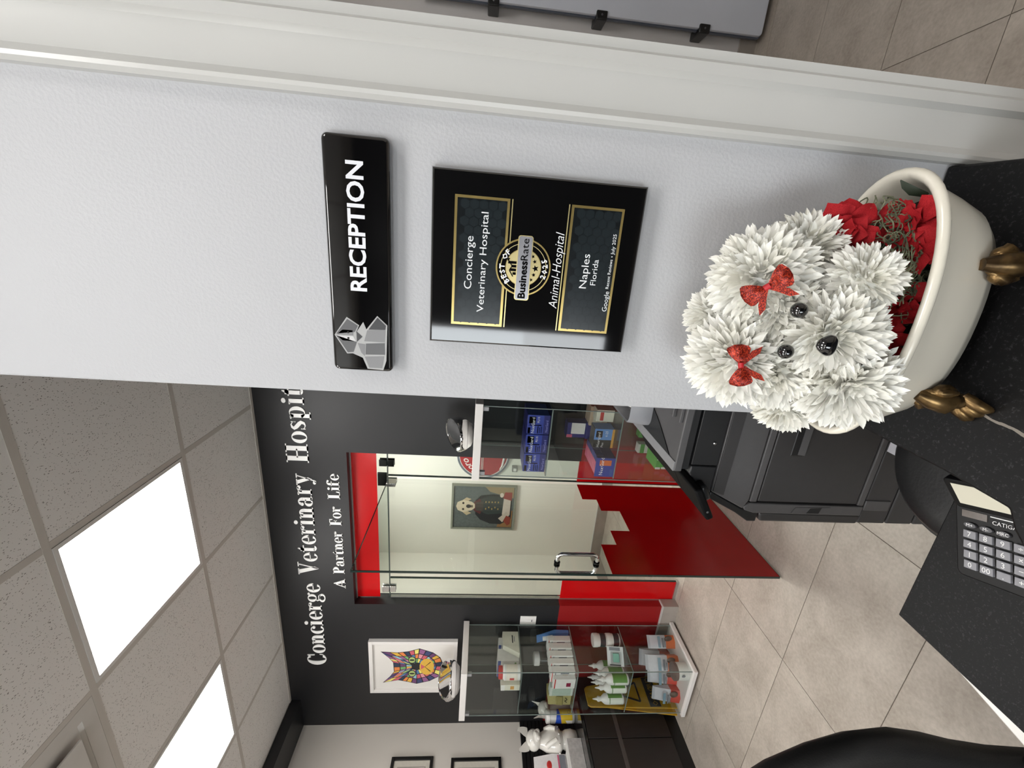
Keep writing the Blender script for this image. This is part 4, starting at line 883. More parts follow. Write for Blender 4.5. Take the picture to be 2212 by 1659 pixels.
# ------------------------------------------------------------------ glass display towers
tower_white = mat('tower_white', (230, 226, 222), .3, var=.01, vscale=20)
pane_edge = mat('pale_glass_edge', (128, 140, 136), .2, var=.05, vscale=30)
clear_block = mat('grey_plastic_block', (170, 170, 172), .35, var=.03, vscale=30)
SH = (.457, .830, 1.206)
def tower(x0, label):
    x1 = x0 + .433; ya, yb = 1.920, D - .016
    t = thing('display_tower', ((x0 + x1) / 2, (ya + yb) / 2, 0), label, 'display cabinet')
    M().box(x0, x1, ya, yb, .018, .045).build('base_board', tower_white, t, bevel=.002)
    M().box(x0 + .05, x1 - .05, ya + .05, yb - .03, 0, .018).build('base_foot', black_plastic, t)
    M().box(x0, x1, ya - .004, yb, 1.560, 1.600).build('top_board', tower_white, t, bevel=.002)
    a = .018; xa, xb, yc, yd = x0 + a, x1 - a, ya + a, yb - a; th = .005
    for nm, (p, q, r, s_) in (('front_pane', (xa, xb, yc, yc + th)), ('back_pane', (xa, xb, yd - th, yd)), ('side_pane', (xa, xa + th, yc + th, yd - th)), ('side_pane', (xb - th, xb, yc + th, yd - th))):
        M().box(p, q, r, s_, .046, 1.559).build(nm, cab_glass, t)
    for x in (xa, xb):
        for y in (yc, yd): M().box(x - .002, x + .002, y - .002, y + .002, .046, 1.559).build('pane_edge', pane_edge, t)
    for z in SH:
        s_ = M().box(xa + th + .001, xb - th - .001, yc + th + .001, yd - th - .001, z - .006, z).build('glass_shelf', cab_glass, t)
        M().box(xa + th, xb - th, yc + th, yc + th + .0015, z - .006, z).build('shelf_edge', pane_edge, s_)
        M().box(xb - th - .0015, xb - th, yc + th, yd - th, z - .006, z).build('shelf_edge', pane_edge, s_)
    for x in (xa + .004, xb - .024):
        M().box(x, x + .02, yc - .005, yc + .014, 1.532, 1.559).build('corner_block', clear_block, t)
    return t
tower(-3.039, 'glass display tower with a white top beside the red wall and cat picture')
tower(-1.186, 'glass display tower of blue boxes partly hidden behind the copier')
# slanted steel pet bowls on the tower tops
def bowl(cx, cy, z, r, label, turn):
    t = thing('pet_bowl', (cx, cy, z), label, 'bowl'); n = 32
    def ring(rad, zz, tilt): return [(cx + rad * math.cos(2 * PI * k / n), cy + rad * math.sin(2 * PI * k / n), z + zz + tilt * math.cos(2 * PI * k / n - turn)) for k in range(n)]
    outer_ = [(.30, 0, 0), (.62, .012, .0), (.90, .045, .004), (1.0, .075, .012), (.99, .094, .026), (.90, .108, .046), (.88, .110, .048)]
    inner_ = [(.865, .109, .048), (.885, .100, .040), (.94, .080, .022), (.92, .055, .01), (.80, .030, .0), (.4, .02, 0)]
    M().loft([ring(r * a, b, c) for a, b, c in outer_]).build('outer_shell', chrome, t, smooth=60)
    M().loft([ring(r * a, b, c) for a, b, c in inner_]).build('inner_bowl', steel, t, smooth=60)
    M().loft([ring(r * .885, .1095, .048), ring(r * .875, .1130, .048), ring(r * .865, .1090, .048)], cap=False).build('rim', chrome, t, smooth=60)
bowl(-2.905, 2.10, 1.601, .125, 'slanted steel pet bowl on the tower in front of the cat picture', PI * .78)
bowl(-1.012, 2.10, 1.601, .098, 'slanted steel pet bowl on the tower behind the copier', PI * .48)
# ------------------------------------------------------------------ goods on the glass shelves
def M2(n, c, **k): return mat(n, c, k.pop('rough', .45), var=k.pop('var', .03), vscale=50, **k)
c_white = M2('carton_white', (232, 230, 226)); c_cream = M2('carton_cream', (222, 220, 204)); c_blue = M2('carton_blue', (52, 82, 158)); c_navy = M2('carton_navy', (30, 34, 112)); c_mid = M2('carton_mid_blue', (44, 62, 158))
c_red = M2('print_red', (196, 48, 44)); c_pink = M2('print_pink', (204, 92, 122)); c_orange = M2('print_orange', (214, 108, 52)); c_green = M2('label_green', (104, 146, 72)); c_khaki = M2('khaki_paper', (176, 166, 112)); c_yellow = M2('print_yellow', (214, 184, 40)); c_black = M2('carton_black', (18, 18, 20)); c_sky = M2('print_sky', (92, 140, 204)); c_tan = M2('carton_tan', (206, 184, 160)); c_ltgreen = M2('carton_green', (92, 168, 72)); c_grey = M2('print_grey', (118, 120, 128)); c_teal = M2('label_teal', (28, 60, 62)); c_amber = M2('print_amber', (206, 150, 58))
ink = M2('black_ink', (30, 30, 34)); ink_w = M2('white_ink', (236, 236, 238))
class Loc:
    """local frame on a shelf: x right along the front, y away, z up, turned by rz"""
    def __init__(s, x, y, z, rz=0): s.o = Vector((x, y, z)); s.c = math.cos(rz); s.s = math.sin(rz)
    def __call__(s, x, y, z): return (s.o.x + x * s.c - y * s.s, s.o.y + x * s.s + y * s.c, s.o.z + z)
    def box(s, x0, x1, y0, y1, z0, z1): return M().quad8([s(*p) for p in ((x0, y0, z0), (x1, y0, z0), (x1, y1, z0), (x0, y1, z0), (x0, y0, z1), (x1, y0, z1), (x1, y1, z1), (x0, y1, z1))])
    def rt(s): return (s.c, s.s, 0)
def carton(x, y, z, w, d, h, m, label, bands=(), words_=(), rz=0, cat='box', group=None, name='carton', flap=None):
    L = Loc(x, y, z, rz); t = thing(name, (x, y, z), label, cat, group)
    L.box(-w / 2, w / 2, -d / 2, d / 2, 0, h).build('carton_body', m, t, bevel=.0012)
    for (u0, u1, v0, v1, bm) in bands: L.box(-w / 2 + u0 * w, -w / 2 + u1 * w, -d / 2 - .0006, -d / 2 - .0001, v0 * h, v1 * h).build('front_print', bm, t)
    for (s, u, v, sz, tm) in words_: text(s, sz, L(-w / 2 + u * w, -d / 2 - .0010, v * h), L.rt(), ZU, tm, t, res=1)
    if flap: L.box(w / 2 + .0001, w / 2 + .0006, -d / 2, d / 2, .02 * h, .98 * h).build('side_print', flap, t)
    L.box(-w / 2 + .002, w / 2 - .002, -d / 2 + .002, d / 2 - .002, h, h + .0006).build('top_flap', m, t)
    return t
T1 = -3.039
# upper shelf of the left tower
zs = SH[2] + .0005
carton(-2.778, 2.125, zs, .150, .09, .145, c_white, 'white and blue medicine carton on the upper shelf behind the red-capped bottle', ((0, 1, .86, 1, c_blue), (.35, .65, .35, .55, c_blue), (.1, .9, .12, .2, c_green)))
carton(-2.760, 2.240, zs, .085, .06, .135, c_white, 'white carton with a blue top at the back of the upper shelf', ((0, 1, .86, 1, c_blue), (.3, .7, .3, .55, c_blue)))
tx = thing('cream_carton', (-2.655, 2.16, zs), 'tall cream folded carton leaning on the upper shelf of the left tower', 'box')
M().prism([(2.085, zs), (2.255, zs), (2.255, zs + .112), (2.150, zs + .112)], lambda p, t: (t, p[0], p[1]), -2.684, -2.640).build('carton_body', c_cream, tx, bevel=.001)
M().box(-2.640, -2.6394, 2.165, 2.225, zs + .040, zs + .048).build('print_line', ink, tx); M().box(-2.640, -2.6394, 2.175, 2.215, zs + .028, zs + .033).build('print_line', c_grey, tx)
def pillbottle(x, y, z, r, h, label):
    t = thing('pill_bottle', (x, y, z), label, 'bottle')
    M().lathe([(r * .9, 0), (r, .003), (r, h * .74), (r * .8, h * .80), (r * .8, h * .82)], (x, y, z), 18).build('bottle_body', c_white, t, smooth=40)
    M().lathe([(r * 1.01, h * .14), (r * 1.01, h * .66)], (x, y, z), 18, cap=False).build('label_wrap', M2('label_pale', (232, 224, 210)), t, smooth=40)
    M().lathe([(r * .86, h * .82), (r * .86, h * .985), (r * .8, h)], (x, y, z), 18).build('cap', c_red, t, smooth=40)
    M().box(x - .008, x + .008, y - r - .0015, y - r + .004, z + h * .30, z + h * .50).build('label_mark', c_red, t)
pillbottle(-2.700, 1.998, zs, .046, .145, 'white bottle with a red cap at the front of the upper shelf')
carton(-2.785, 1.985, zs, .05, .06, .125, c_cream, 'small cream carton left of the red-capped bottle', ((0, 1, .8, 1, c_white), (.2, .8, .3, .5, c_amber)))
# middle shelf: row of boxed tubes, khaki packet, pouch, clear jar
zs = SH[1] + .0005
for k in range(5):
    y = 2.205 - k * .048; x = -2.690 - k * .012
    carton(x, y, zs, .095, .040, .165, c_white, 'white boxed tube standing in the row on the middle shelf', ((0, 1, .93, .96, c_red), (.3, .7, .30, .52, c_amber), (.1, .9, .80, .83, c_grey), (.76, .86, .25, .6, c_grey)), group='white boxed tubes in a row on the middle shelf')
carton(-2.760, 1.975, zs, .085, .03, .150, c_white, 'white box with a dark red mark at the front end of the tube row', ((0, 1, .90, .95, c_red), (.2, .6, .2, .4, M2('print_maroon', (142, 38, 70)))))
carton(-2.855, 2.000, zs, .080, .05, .160, M2('carton_ribbed', (206, 214, 206)), 'pale box with green printed lines between tube row and khaki packet', tuple((.08 + .1 * i, .12 + .1 * i, .1, .9, M2('print_sage', (150, 176, 158))) for i in range(8)))
kb = thing('paper_packet', (-2.945, 2.03, zs), 'folded khaki paper packet on the middle shelf', 'packet')
M().quad8([(-3.000, 1.985, zs), (-2.905, 1.985, zs), (-2.905, 2.085, zs), (-3.000, 2.085, zs), (-3.000, 1.990, zs + .155), (-2.905, 1.990, zs + .165), (-2.905, 2.070, zs + .165), (-3.000, 2.070, zs + .155)]).build('packet_body', c_khaki, kb, bevel=.003)
M().quad8([(-2.992, 1.9835, zs + .055), (-2.912, 1.9835, zs + .060), (-2.912, 1.986, zs + .110), (-2.992, 1.986, zs + .105), (-2.992, 1.978, zs + .060), (-2.912, 1.978, zs + .065), (-2.912, 1.982, zs + .105), (-2.992, 1.982, zs + .100)]).build('fold', M2('khaki_fold', (150, 140, 88)), kb)
M().tube([(-2.970, 1.982, zs + .03), (-2.955, 1.980, zs + .045), (-2.940, 1.980, zs + .03), (-2.925, 1.981, zs + .042)], .0025, 6).build('cord', M2('dark_cord', (70, 66, 44)), kb)
pc = thing('foil_pouch', (-2.645, 2.27, zs), 'light blue pouch curling behind the row of white tubes', 'pouch')
M().loft([[(-2.717, 2.260, zs), (-2.655, 2.260, zs), (-2.657, 2.283, zs), (-2.717, 2.283, zs)], [(-2.720, 2.256, zs + .10), (-2.654, 2.256, zs + .10), (-2.654, 2.284, zs + .10), (-2.720, 2.284, zs + .10)], [(-2.718, 2.241, zs + .19), (-2.642, 2.236, zs + .20), (-2.642, 2.240, zs + .20), (-2.718, 2.245, zs + .19)], [(-2.710, 2.223, zs + .235), (-2.634, 2.218, zs + .245), (-2.634, 2.221, zs + .245), (-2.710, 2.226, zs + .235)]]).build('pouch_body', c_sky, pc, smooth=40)
M().quad8([(-2.708, 2.2413, zs + .12), (-2.668, 2.2413, zs + .12), (-2.668, 2.2553, zs + .12), (-2.708, 2.2553, zs + .12), (-2.704, 2.234, zs + .19), (-2.666, 2.231, zs + .195), (-2.666, 2.244, zs + .195), (-2.704, 2.244, zs + .19)]).build('pouch_label', c_white, pc)
jr = thing('clear_jar', (-2.835, 2.20, zs), 'clear plastic jar with a white lid behind the tube row', 'jar')
M().lathe([(.040, 0), (.044, .004), (.044, .20), (.040, .21)], (-2.835, 2.20, zs), 20).build('jar_body', cab_glass, jr, smooth=40)
M().lathe([(.045, .21), (.045, .245), (.040, .25)], (-2.835, 2.20, zs), 20).build('jar_lid', c_white, jr, smooth=40)
# lower shelf: ear-cleaner bottles, tubs, clamshell
zs = SH[0] + .0005
def ear_bottle(x, y, rz, first):
    r = .034; t = thing('ear_cleaner_bottle', (x, y, zs), 'white nozzle bottle with a green and white label on the lower glass shelf', 'bottle', 'green-labelled nozzle bottles on the lower shelf')
    M().lathe([(r * .92, 0), (r, .004), (r, .118), (r * .9, .134), (r * .55, .150), (r * .42, .154), (r * .42, .166), (r * .46, .167)], (x, y, zs), 20).build('bottle_body', c_white, t, smooth=50)
    n = 16; arcp = lambda a0, a1, z0, z1, nm, m: M().loft([[(x + r * 1.012 * math.cos(a), y + r * 1.012 * math.sin(a), zs + z) for a in [a0 + (a1 - a0) * i / n for i in range(n + 1)]] for z in (z0, z1)], close=False).build(nm, m, t, smooth=40)
    arcp(-2.75 + rz, -1.55 + rz, .012, .112, 'label_white', M2('label_white', (228, 232, 220))); arcp(-1.55 + rz, .55 + rz, .012, .112, 'label_green', c_green)
    arcp(-2.75 + rz, -1.55 + rz, .098, .104, 'label_line', c_green)
    M().lathe([(.017, .167), (.017, .180), (.009, .186), (.0065, .198), (.0025, .216)], (x, y, zs), 12).build('nozzle', c_white, t, smooth=50)
    text('1.2', .020, (x - .026, y - r * .99 - .002, zs + .018), (.9, .0, 0), ZU, ink, t, res=1)
for i, (x, y, a) in enumerate(((-2.958, 1.996, .25), (-2.905, 2.075, .1), (-2.845, 1.994, 0), (-2.800, 2.065, .1), (-2.760, 1.990, -.5), (-2.870, 2.170, 0), (-2.958, 2.150, .1))): ear_bottle(x, y, a + .8, i == 0)
def tubjar(x, y, z, label):
    t = thing('supplement_tub', (x, y, z), label, 'tub'); r = .043
    M().lathe([(r * .95, 0), (r, .003), (r, .062)], (x, y, z), 22).build('tub_body', c_white, t, smooth=40)
    M().lathe([(r * 1.01, .008), (r * 1.01, .048)], (x, y, z), 22, cap=False).build('tub_label', c_teal, t, smooth=40)
    M().lathe([(r * 1.07, .062), (r * 1.07, .094), (r * 1.0, .098)], (x, y, z), 22).build('tub_lid', c_white, t, smooth=40)
tubjar(-2.690, 2.230, zs, 'lower white tub of the stacked pair with a dark teal label'); tubjar(-2.690, 2.230, zs + .0985, 'upper white tub of the stacked pair with a dark teal label')
cl = thing('clamshell_pack', (-2.680, 2.08, zs), 'white clamshell blister pack leaning at the front of the lower shelf', 'package')
LC = Loc(-2.700, 2.105, zs, .75)
def lean(x, y, z): p = LC(x, y + z * .42, z); return p
def leanbox(x0, x1, y0, y1, z0, z1): return M().quad8([lean(*p) for p in ((x0, y0, z0), (x1, y0, z0), (x1, y1, z0), (x0, y1, z0), (x0, y0, z1), (x1, y0, z1), (x1, y1, z1), (x0, y1, z1))])
leanbox(-.06, .06, 0, .003, 0, .105).build('backing_card', M2('card_white', (214, 214, 216)), cl)
leanbox(-.045, .03, -.016, 0, .015, .085).build('blister', cab_glass, cl, bevel=.004); leanbox(-.035, .02, -.010, -.002, .03, .07).build('tool', M2('tool_teal', (118, 176, 158)), cl, bevel=.003)
leanbox(.035, .055, -.0008, -.0001, .02, .09).build('card_print', c_grey, cl); leanbox(-.057, -.048, -.0008, -.0001, .02, .09).build('card_print', ink, cl)
# treat pouches on the floor of the left tower
zs = .0455
def pouch(x, y, rz, w, h, label, low, lean_=.12, oz=0):
    L = Loc(x, y, zs + oz, rz); t = thing('treat_pouch', (x, y, zs + oz), label, 'pouch', 'treat pouches on the floor of the left tower')
    def ring(wd, dp, z, sh): return [L(-wd / 2, sh - dp / 2, z), L(0, sh - dp * .75, z), L(wd / 2, sh - dp / 2, z), L(wd / 2, sh + dp / 2, z), L(0, sh + dp * .75, z), L(-wd / 2, sh + dp / 2, z)]
    def R_(z0, z1, k): return M().loft([ring(w * f * k, d * k, h * z, lean_ * h * z) for z, f, d in [(z0 + (z1 - z0) * i / 4, 1.0, max(.003, .058 * (1 - (z0 + (z1 - z0) * i / 4)) ** .55)) for i in range(5)]])
    R_(0, .34, 1.0).build('pouch_bottom', low, t, smooth=45); R_(.34, .92, 1.0).build('pouch_front', M2('pouch_pale', (204, 202, 208)), t, smooth=45); R_(.92, 1.0, 1.02).build('seal_strip', M2('pouch_seal', (182, 182, 190)), t)
    d = .052
    L.box(-w * .42, w * .42, -d * .80, -d * .76, h * .60, h * .70).build('front_print', M2('pouch_blue', (132, 160, 176)), t)
    L.box(-w * .40, w * .30, -d * .78, -d * .74, h * .46, h * .53).build('front_print', c_grey, t); L.box(-w * .40, w * .10, -d * .78, -d * .74, h * .40, h * .43).build('front_print', c_grey, t)
    M().ball(L(w * .22, -d * .60 , h * .24), .026, .012, .030, 10).build('pet_picture', M2('dog_brown', (92, 70, 58), var=.2), t, smooth=60)
pouch(-2.695, 2.220, .85, .085, .185, 'orange and white treat pouch standing at the back corner of the left tower', c_orange)
pouch(-2.770, 2.115, .7, .095, .225, 'tall white treat pouch with an orange foot in the middle of the left tower floor', c_orange)
pouch(-2.868, 2.225, .4, .115, .215, 'treat pouch with a brown dog at the back of the left tower floor', M2('pouch_rust', (178, 66, 48)))
pouch(-2.880, 2.100, .5, .095, .195, 'treat pouch with a red foot behind the small white tub', M2('print_scarlet', (200, 62, 44)))
pouch(-2.950, 2.018, .3, .090, .180, 'treat pouch at the front left corner of the left tower floor', M2('print_scarlet', (200, 62, 44)))
sm = thing('chew_tub', (-2.700, 2.000, zs), 'small white chew tub at the front corner of the left tower floor', 'tub')
M().lathe([(.052, 0), (.054, .003), (.054, .075)], (-2.700, 2.000, zs), 22).build('tub_body', c_white, sm, smooth=40); M().lathe([(.056, .075), (.056, .095), (.052, .098)], (-2.700, 2.000, zs), 22).build('tub_lid', M2('lid_brown', (112, 92, 86)), sm, smooth=40)
M().lathe([(.0128, 0), (.0128, .0006)], (0, 0, 0), 12).build('tub_badge', c_grey, sm, local=True).matrix_local = Matrix.Translation((.02, -.052, .045)) @ Matrix.Rotation(PI / 2, 4, 'X')
# right tower: blue flea-treatment boxes
zs = SH[2] + .0005
for k, (x, bm, lab) in enumerate(((-1.105, c_orange, 'blue box with an orange band, leftmost of the three on the upper shelf'), (-.992, c_yellow, 'blue box with a yellow band, middle of the three on the upper shelf'), (-.879, M2('print_violet', (126, 96, 170)), 'blue box with a violet band, rightmost of the three on the upper shelf'))):
    t = carton(x, 2.065, zs, .108, .17, .118, c_navy, lab, ((0, 1, .0, .24, c_navy), (.0, 1, .26, .98, c_mid), (.02, .34, .84, .95, bm), (.05, .42, .48, .52, ink_w), (.05, .36, .40, .43, ink_w), (.05, .40, .32, .35, ink_w), (.55, .92, .62, .92, M2('print_dogs_%d' % k, ((176, 120, 90), (120, 110, 70), (220, 216, 206))[k])), (.45, .50, .35, .9, bm)), (('NexGard', .05, .66, .024, ink_w), ('PLUS', .62, .45, .016, ink_w), ('NexGard', .12, .06, .018, M2('print_lilac', (150, 150, 220)))), flap=c_blue)
zs = SH[1] + .0005
lb = thing('display_carton', (-1.085, 2.09, zs), 'long open blue display box of pink-topped cartons on the middle shelf', 'box')
L = Loc(-1.098, 2.075, zs, .0)
L.box(-.056, .056, -.128, .135, 0, .030).build('tray_base', c_navy, lb); L.box(-.056, .056, -.131, -.128, 0, .105).build('tray_front', c_mid, lb)
L.box(-.058, -.056, -.128, .135, 0, .060).build('tray_side', c_navy, lb); L.box(.056, .058, -.128, .135, 0, .060).build('tray_side', c_navy, lb)
text('NexGard', .028, L(-.045, -.1325, .062), XR, ZU, ink_w, lb, res=1)
L.box(-.050, -.01, -.1320, -.1312, .006, .022).build('front_print', c_blue, lb); L.box(.012, .044, -.1320, -.1312, .02, .085).build('front_print', c_orange, lb)
for k in range(8):
    y = -.112 + k * .0305
    bx_ = L.box(-.053, .053, y - .0135, y + .0135, .030, .098).build('inner_carton', c_navy, lb, bevel=.001)
    L.box(-.053, .020, y - .0135, y + .0135, .0982, .0990).build('pink_top', c_pink, bx_)
carton(-1.000, 2.235, zs, .105, .08, .110, c_navy, 'plain navy box at the back of the middle shelf under the noted box')
nb = carton(-1.000, 2.235, zs + .1112, .095, .07, .112, c_navy, 'dark blue box with a white note stuck on, at the back of the middle shelf', ((0, .2, .7, 1, c_pink), (.25, .98, .05, .78, c_white)), rz=.0)
carton(-.962, 2.065, zs, .112, .085, .112, c_black, 'black and sky blue chew box beside the long display box', ((.42, 1, .12, 1, c_sky), (.55, .9, .6, .92, M2('dog_tan', (152, 112, 76))), (0, 1, 0, .12, c_amber)), (('Heartgard', .03, .70, .022, ink_w), ('Plus', .03, .50, .018, ink_w), ('6-25', .60, .34, .020, ink_w)), flap=c_sky)
carton(-.895, 2.225, zs, .12, .10, .105, c_tan, 'tan carton with an orange print behind the black chew box', ((.1, .5, .3, .8, c_cream), (.6, .95, .1, .8, c_amber)))
carton(-.850, 2.110, zs, .07, .07, .098, c_cream, 'pale carton with red print at the right of the middle shelf', ((.1, .9, .6, .8, c_red),))
zs = SH[0] + .0005
for k in range(3): carton(-1.075 - .008 * k, 2.10 + .01 * k, zs + .0305 * k, .13, .14, .0295, c_ltgreen, ('green and white flat carton at the bottom of the stack of three', 'green and white flat carton in the middle of the stack of three', 'green and white flat carton on top of the stack of three')[k], ((.45, 1, .1, .9, c_white), (0, .1, 0, 1, c_white)), flap=c_white)
carton(-.985, 2.235, zs, .10, .05, .15, c_ltgreen, 'upright green carton at the back of the lower shelf, right tower', ((.2, .8, .2, .7, c_white),)); carton(-1.12, 2.255, zs, .06, .045, .13, c_white, 'upright white carton with a green band at the back of the lower shelf', ((0, 1, .7, .9, c_ltgreen),))
# ------------------------------------------------------------------ black credenza along the left wall with its goods
cred = mat('dark_wood_laminate', (40, 35, 33), .35, var=.08, vscale=6, stretch=(1, 8, 1)); cred_top = mat('black_glass_top', (30, 29, 29), .10, var=.03, vscale=10, coat=.6)
CT = .718; XF = -3.200
cr_ = thing('credenza', (-3.45, 1.4, 0), 'long dark credenza with a reflective top along the left wall', 'cabinet')
M().box(XL + .003, XF, -.4, D - .003, CT - .022, CT).build('top_slab', cred_top, cr_, bevel=.002)
M().box(XL + .003, XF - .022, -.4, D - .003, .09, CT - .022).build('carcass', cred, cr_)
M().box(XL + .003, XF - .012, -.4, D - .003, 0, .088).build('plinth', black_plastic, cr_)
for y0 in (1.895, 1.46, 1.025, .59, .155): M().box(XF - .021, XF, y0 + .002, y0 + .431, .092, CT - .026).build('cabinet_door', cred, cr_, bevel=.001)
M().box(XF - .001, XF + .004, -.3, 2.10, .455, .482).build('handle_rail', mat('handle_grey', (92, 86, 84), .3, .5, var=.05, vscale=30), cr_)
sl_ = thing('slat_backsplash', (XL + .012, 1.4, CT), 'black ribbed panel on the left wall above the credenza', 'wall panel')
M().box(XL + .001, XL + .006, -.4, D - .002, CT, 1.100).build('backing', black_plastic, sl_)
for k in range(12):
    z = CT + .004 + k * .0318; M().box(XL + .006, XL + .018, -.4, D - .002, z, z + .0262).build('slat', mat('slat_black', (24, 23, 23), .4, var=.08, vscale=14), sl_)
ceramic = mat('white_glazed_ceramic', (234, 230, 222), .12, var=.01, vscale=10, coat=.6)
cx, cy, cz = -3.44, 2.028, CT + .0005
dgj = thing('ceramic_dog', (cx, cy, cz), 'white glazed ceramic bulldog figure on the credenza', 'figurine')
M().lathe([(.052, 0), (.060, .004), (.068, .045), (.064, .085), (.054, .105), (.056, .112)], (cx, cy, cz), 28, sx=1, sy=1).build('jar_base', ceramic, dgj, smooth=60)
M().lathe([(.058, .113), (.062, .120), (.076, .128), (.085, .150), (.079, .195), (.070, .235), (.055, .262), (.045, .285)], (cx, cy, cz), 28, sx=.85).build('dress_body', ceramic, dgj, smooth=60)
for k in range(9):
    a = 2 * PI * k / 9; M().ball((cx + .080 * .9 * math.cos(a), cy + .090 * math.sin(a), cz + .142), .006, seg=8).build('dress_bead', ceramic, dgj, smooth=60)
hd = M().ball((cx + .010, cy, cz + .325), .062, .068, .056, 20).build('head', ceramic, dgj, smooth=80)
M().ball((cx + .058, cy, cz + .308), .030, .042, .026, 14).build('muzzle', ceramic, hd, smooth=80); M().ball((cx + .086, cy, cz + .316), .008, .012, .008, 10).build('nose', ceramic, hd, smooth=80)
for sg_ in (-1, 1):
    M().ball((cx + .052, cy + sg_ * .030, cz + .338), .012, .014, .011, 10).build('brow', ceramic, hd, smooth=80)
    M().ball((cx + .072, cy + sg_ * .020, cz + .298), .014, .019, .016, 10).build('jowl', ceramic, hd, smooth=80)
    k = M(); er = []
    for t_ in range(6):
        f_ = t_ / 5; w_ = .036 * math.cos(f_ * 1.35); er.append([(cx + .010 + .012, cy + sg_ * (.040 + .030 * f_) - w_, cz + .365 + .072 * f_), (cx + .022, cy + sg_ * (.040 + .030 * f_), cz + .365 + .072 * f_), (cx + .022, cy + sg_ * (.040 + .030 * f_) + w_, cz + .365 + .072 * f_), (cx - .004, cy + sg_ * (.040 + .030 * f_), cz + .365 + .072 * f_)])
    k.loft(er).build('ear', ceramic, hd, smooth=60)
    M().tube([(cx + .03, cy + sg_ * .055, cz + .235), (cx + .065, cy + sg_ * .050, cz + .20), (cx + .075, cy + sg_ * .035, cz + .165)], [.018, .016, .014], 10).build('paw', ceramic, dgj, smooth=60)
# white cat-eared jar behind
cx, cy = -3.47, 2.262
ct = thing('ceramic_cat', (cx, cy, cz), 'white glazed ceramic cat jar with pointed ears by the back wall', 'figurine')
M().lathe([(.040, 0), (.050, .006), (.056, .06), (.050, .12), (.040, .17)], (cx, cy, cz), 24).build('jar_body', ceramic, ct, smooth=60); ch_ = M().ball((cx + .004, cy, cz + .208), .056, .060, .052, 18).build('head', ceramic, ct, smooth=80)
for sg_ in (-1, 1): M().loft([[(cx - .01, cy + sg_ * .012, cz + .235), (cx + .03, cy + sg_ * .035, cz + .232), (cx - .01, cy + sg_ * .056, cz + .220)], [(cx + .004, cy + sg_ * .045, cz + .270), (cx + .012, cy + sg_ * .052, cz + .270), (cx + .004, cy + sg_ * .060, cz + .262)], [(cx + .004, cy + sg_ * .062, cz + .302), (cx + .006, cy + sg_ * .064, cz + .302), (cx + .004, cy + sg_ * .066, cz + .298)]]).build('ear', ceramic, ch_, smooth=50)
M().ball((cx + .052, cy, cz + .196), .016, .026, .016, 10).build('muzzle', ceramic, ch_, smooth=80)
# yellow and blue wipes canister
cx, cy = -3.39, 2.162
yc_ = thing('wipes_canister', (cx, cy, cz), 'clear canister with a yellow and blue label on the credenza', 'canister')
M().lathe([(.040, 0), (.044, .004), (.044, .185), (.040, .192)], (cx, cy, cz), 24).build('canister_body', M2('canister_grey', (206, 206, 204)), yc_, smooth=50)
def cyl(z0, z1, z2, z3, m, nm, r=.0446, n=18, a0=-2.3, a1=1.2): return M().loft([[(cx + r * math.cos(a0 + (a1 - a0) * i / n), cy + r * math.sin(a0 + (a1 - a0) * i / n), cz + (za + (zb - za) * i / n)) for i in range(n + 1)] for za, zb in ((z0, z1), (z2, z3))], close=False).build(nm, m, yc_, smooth=50)
cyl(.020, .020, .095, .120, c_yellow, 'yellow_label'); cyl(.095, .120, .155, .130, M2('label_blue', (28, 74, 178)), 'blue_label'); cyl(.095, .120, .099, .126, c_amber, 'label_line', r=.0449); cyl(.020, .020, .050, .075, c_white, 'white_label', r=.0449, a0=-2.3, a1=-1.2)
rg_ = M(); 
for i in range(16):
    a, b = 2 * PI * i / 16, 2 * PI * (i + 1) / 16
    rg_.poly([(cx + .0455, cy + .0 + r_ * math.cos(t_), cz + .045 + r_ * math.sin(t_)) for r_, t_ in ((.010, a), (.012, a), (.012, b), (.010, b))])
rg_.build('warning_mark', ink, yc_)
M().lathe([(.046, .192), (.046, .215), (.040, .220)], (cx, cy, cz), 24).build('canister_lid', c_white, yc_, smooth=50)
# pouch and flat boxes further along
wp = thing('white_pouch', (-3.47, 1.865, cz), 'white and pink treat pouch standing on the credenza past the ceramic dog', 'pouch')
M().loft([[(-3.50, 1.79, cz + .10), (-3.44, 1.79, cz + .10), (-3.44, 1.94, cz + .10), (-3.50, 1.94, cz + .10)], [(-3.51, 1.79, cz + .2), (-3.43, 1.79, cz + .2), (-3.43, 1.94, cz + .2), (-3.51, 1.94, cz + .2)], [(-3.475, 1.79, cz + .335), (-3.465, 1.79, cz + .335), (-3.465, 1.94, cz + .330), (-3.475, 1.94, cz + .330)]]).build('pouch_body', M2('pouch_white', (226, 222, 222)), wp, smooth=45)
M().box(-3.4305, -3.4285, 1.80, 1.93, cz + .11, cz + .15).build('pouch_band', c_grey, wp); M().ball((-3.437, 1.875, cz + .225), .006, .028, .022, 12).build('pouch_mark', c_red, wp, smooth=60); M().box(-3.4295, -3.4275, 1.80, 1.93, cz + .155, cz + .165).build('pouch_band', c_pink, wp)
carton(-3.45, 1.865, cz, .16, .16, .0985, c_white, 'low white box with a red band under the white pouch on the credenza', flap=c_red)
carton(-3.335, 1.850, cz, .065, .22, .105, M2('carton_greyish', (214, 212, 208)), 'grey-white printed box at the front edge of the credenza', flap=M2('print_speckle', (190, 186, 182), var=.12))
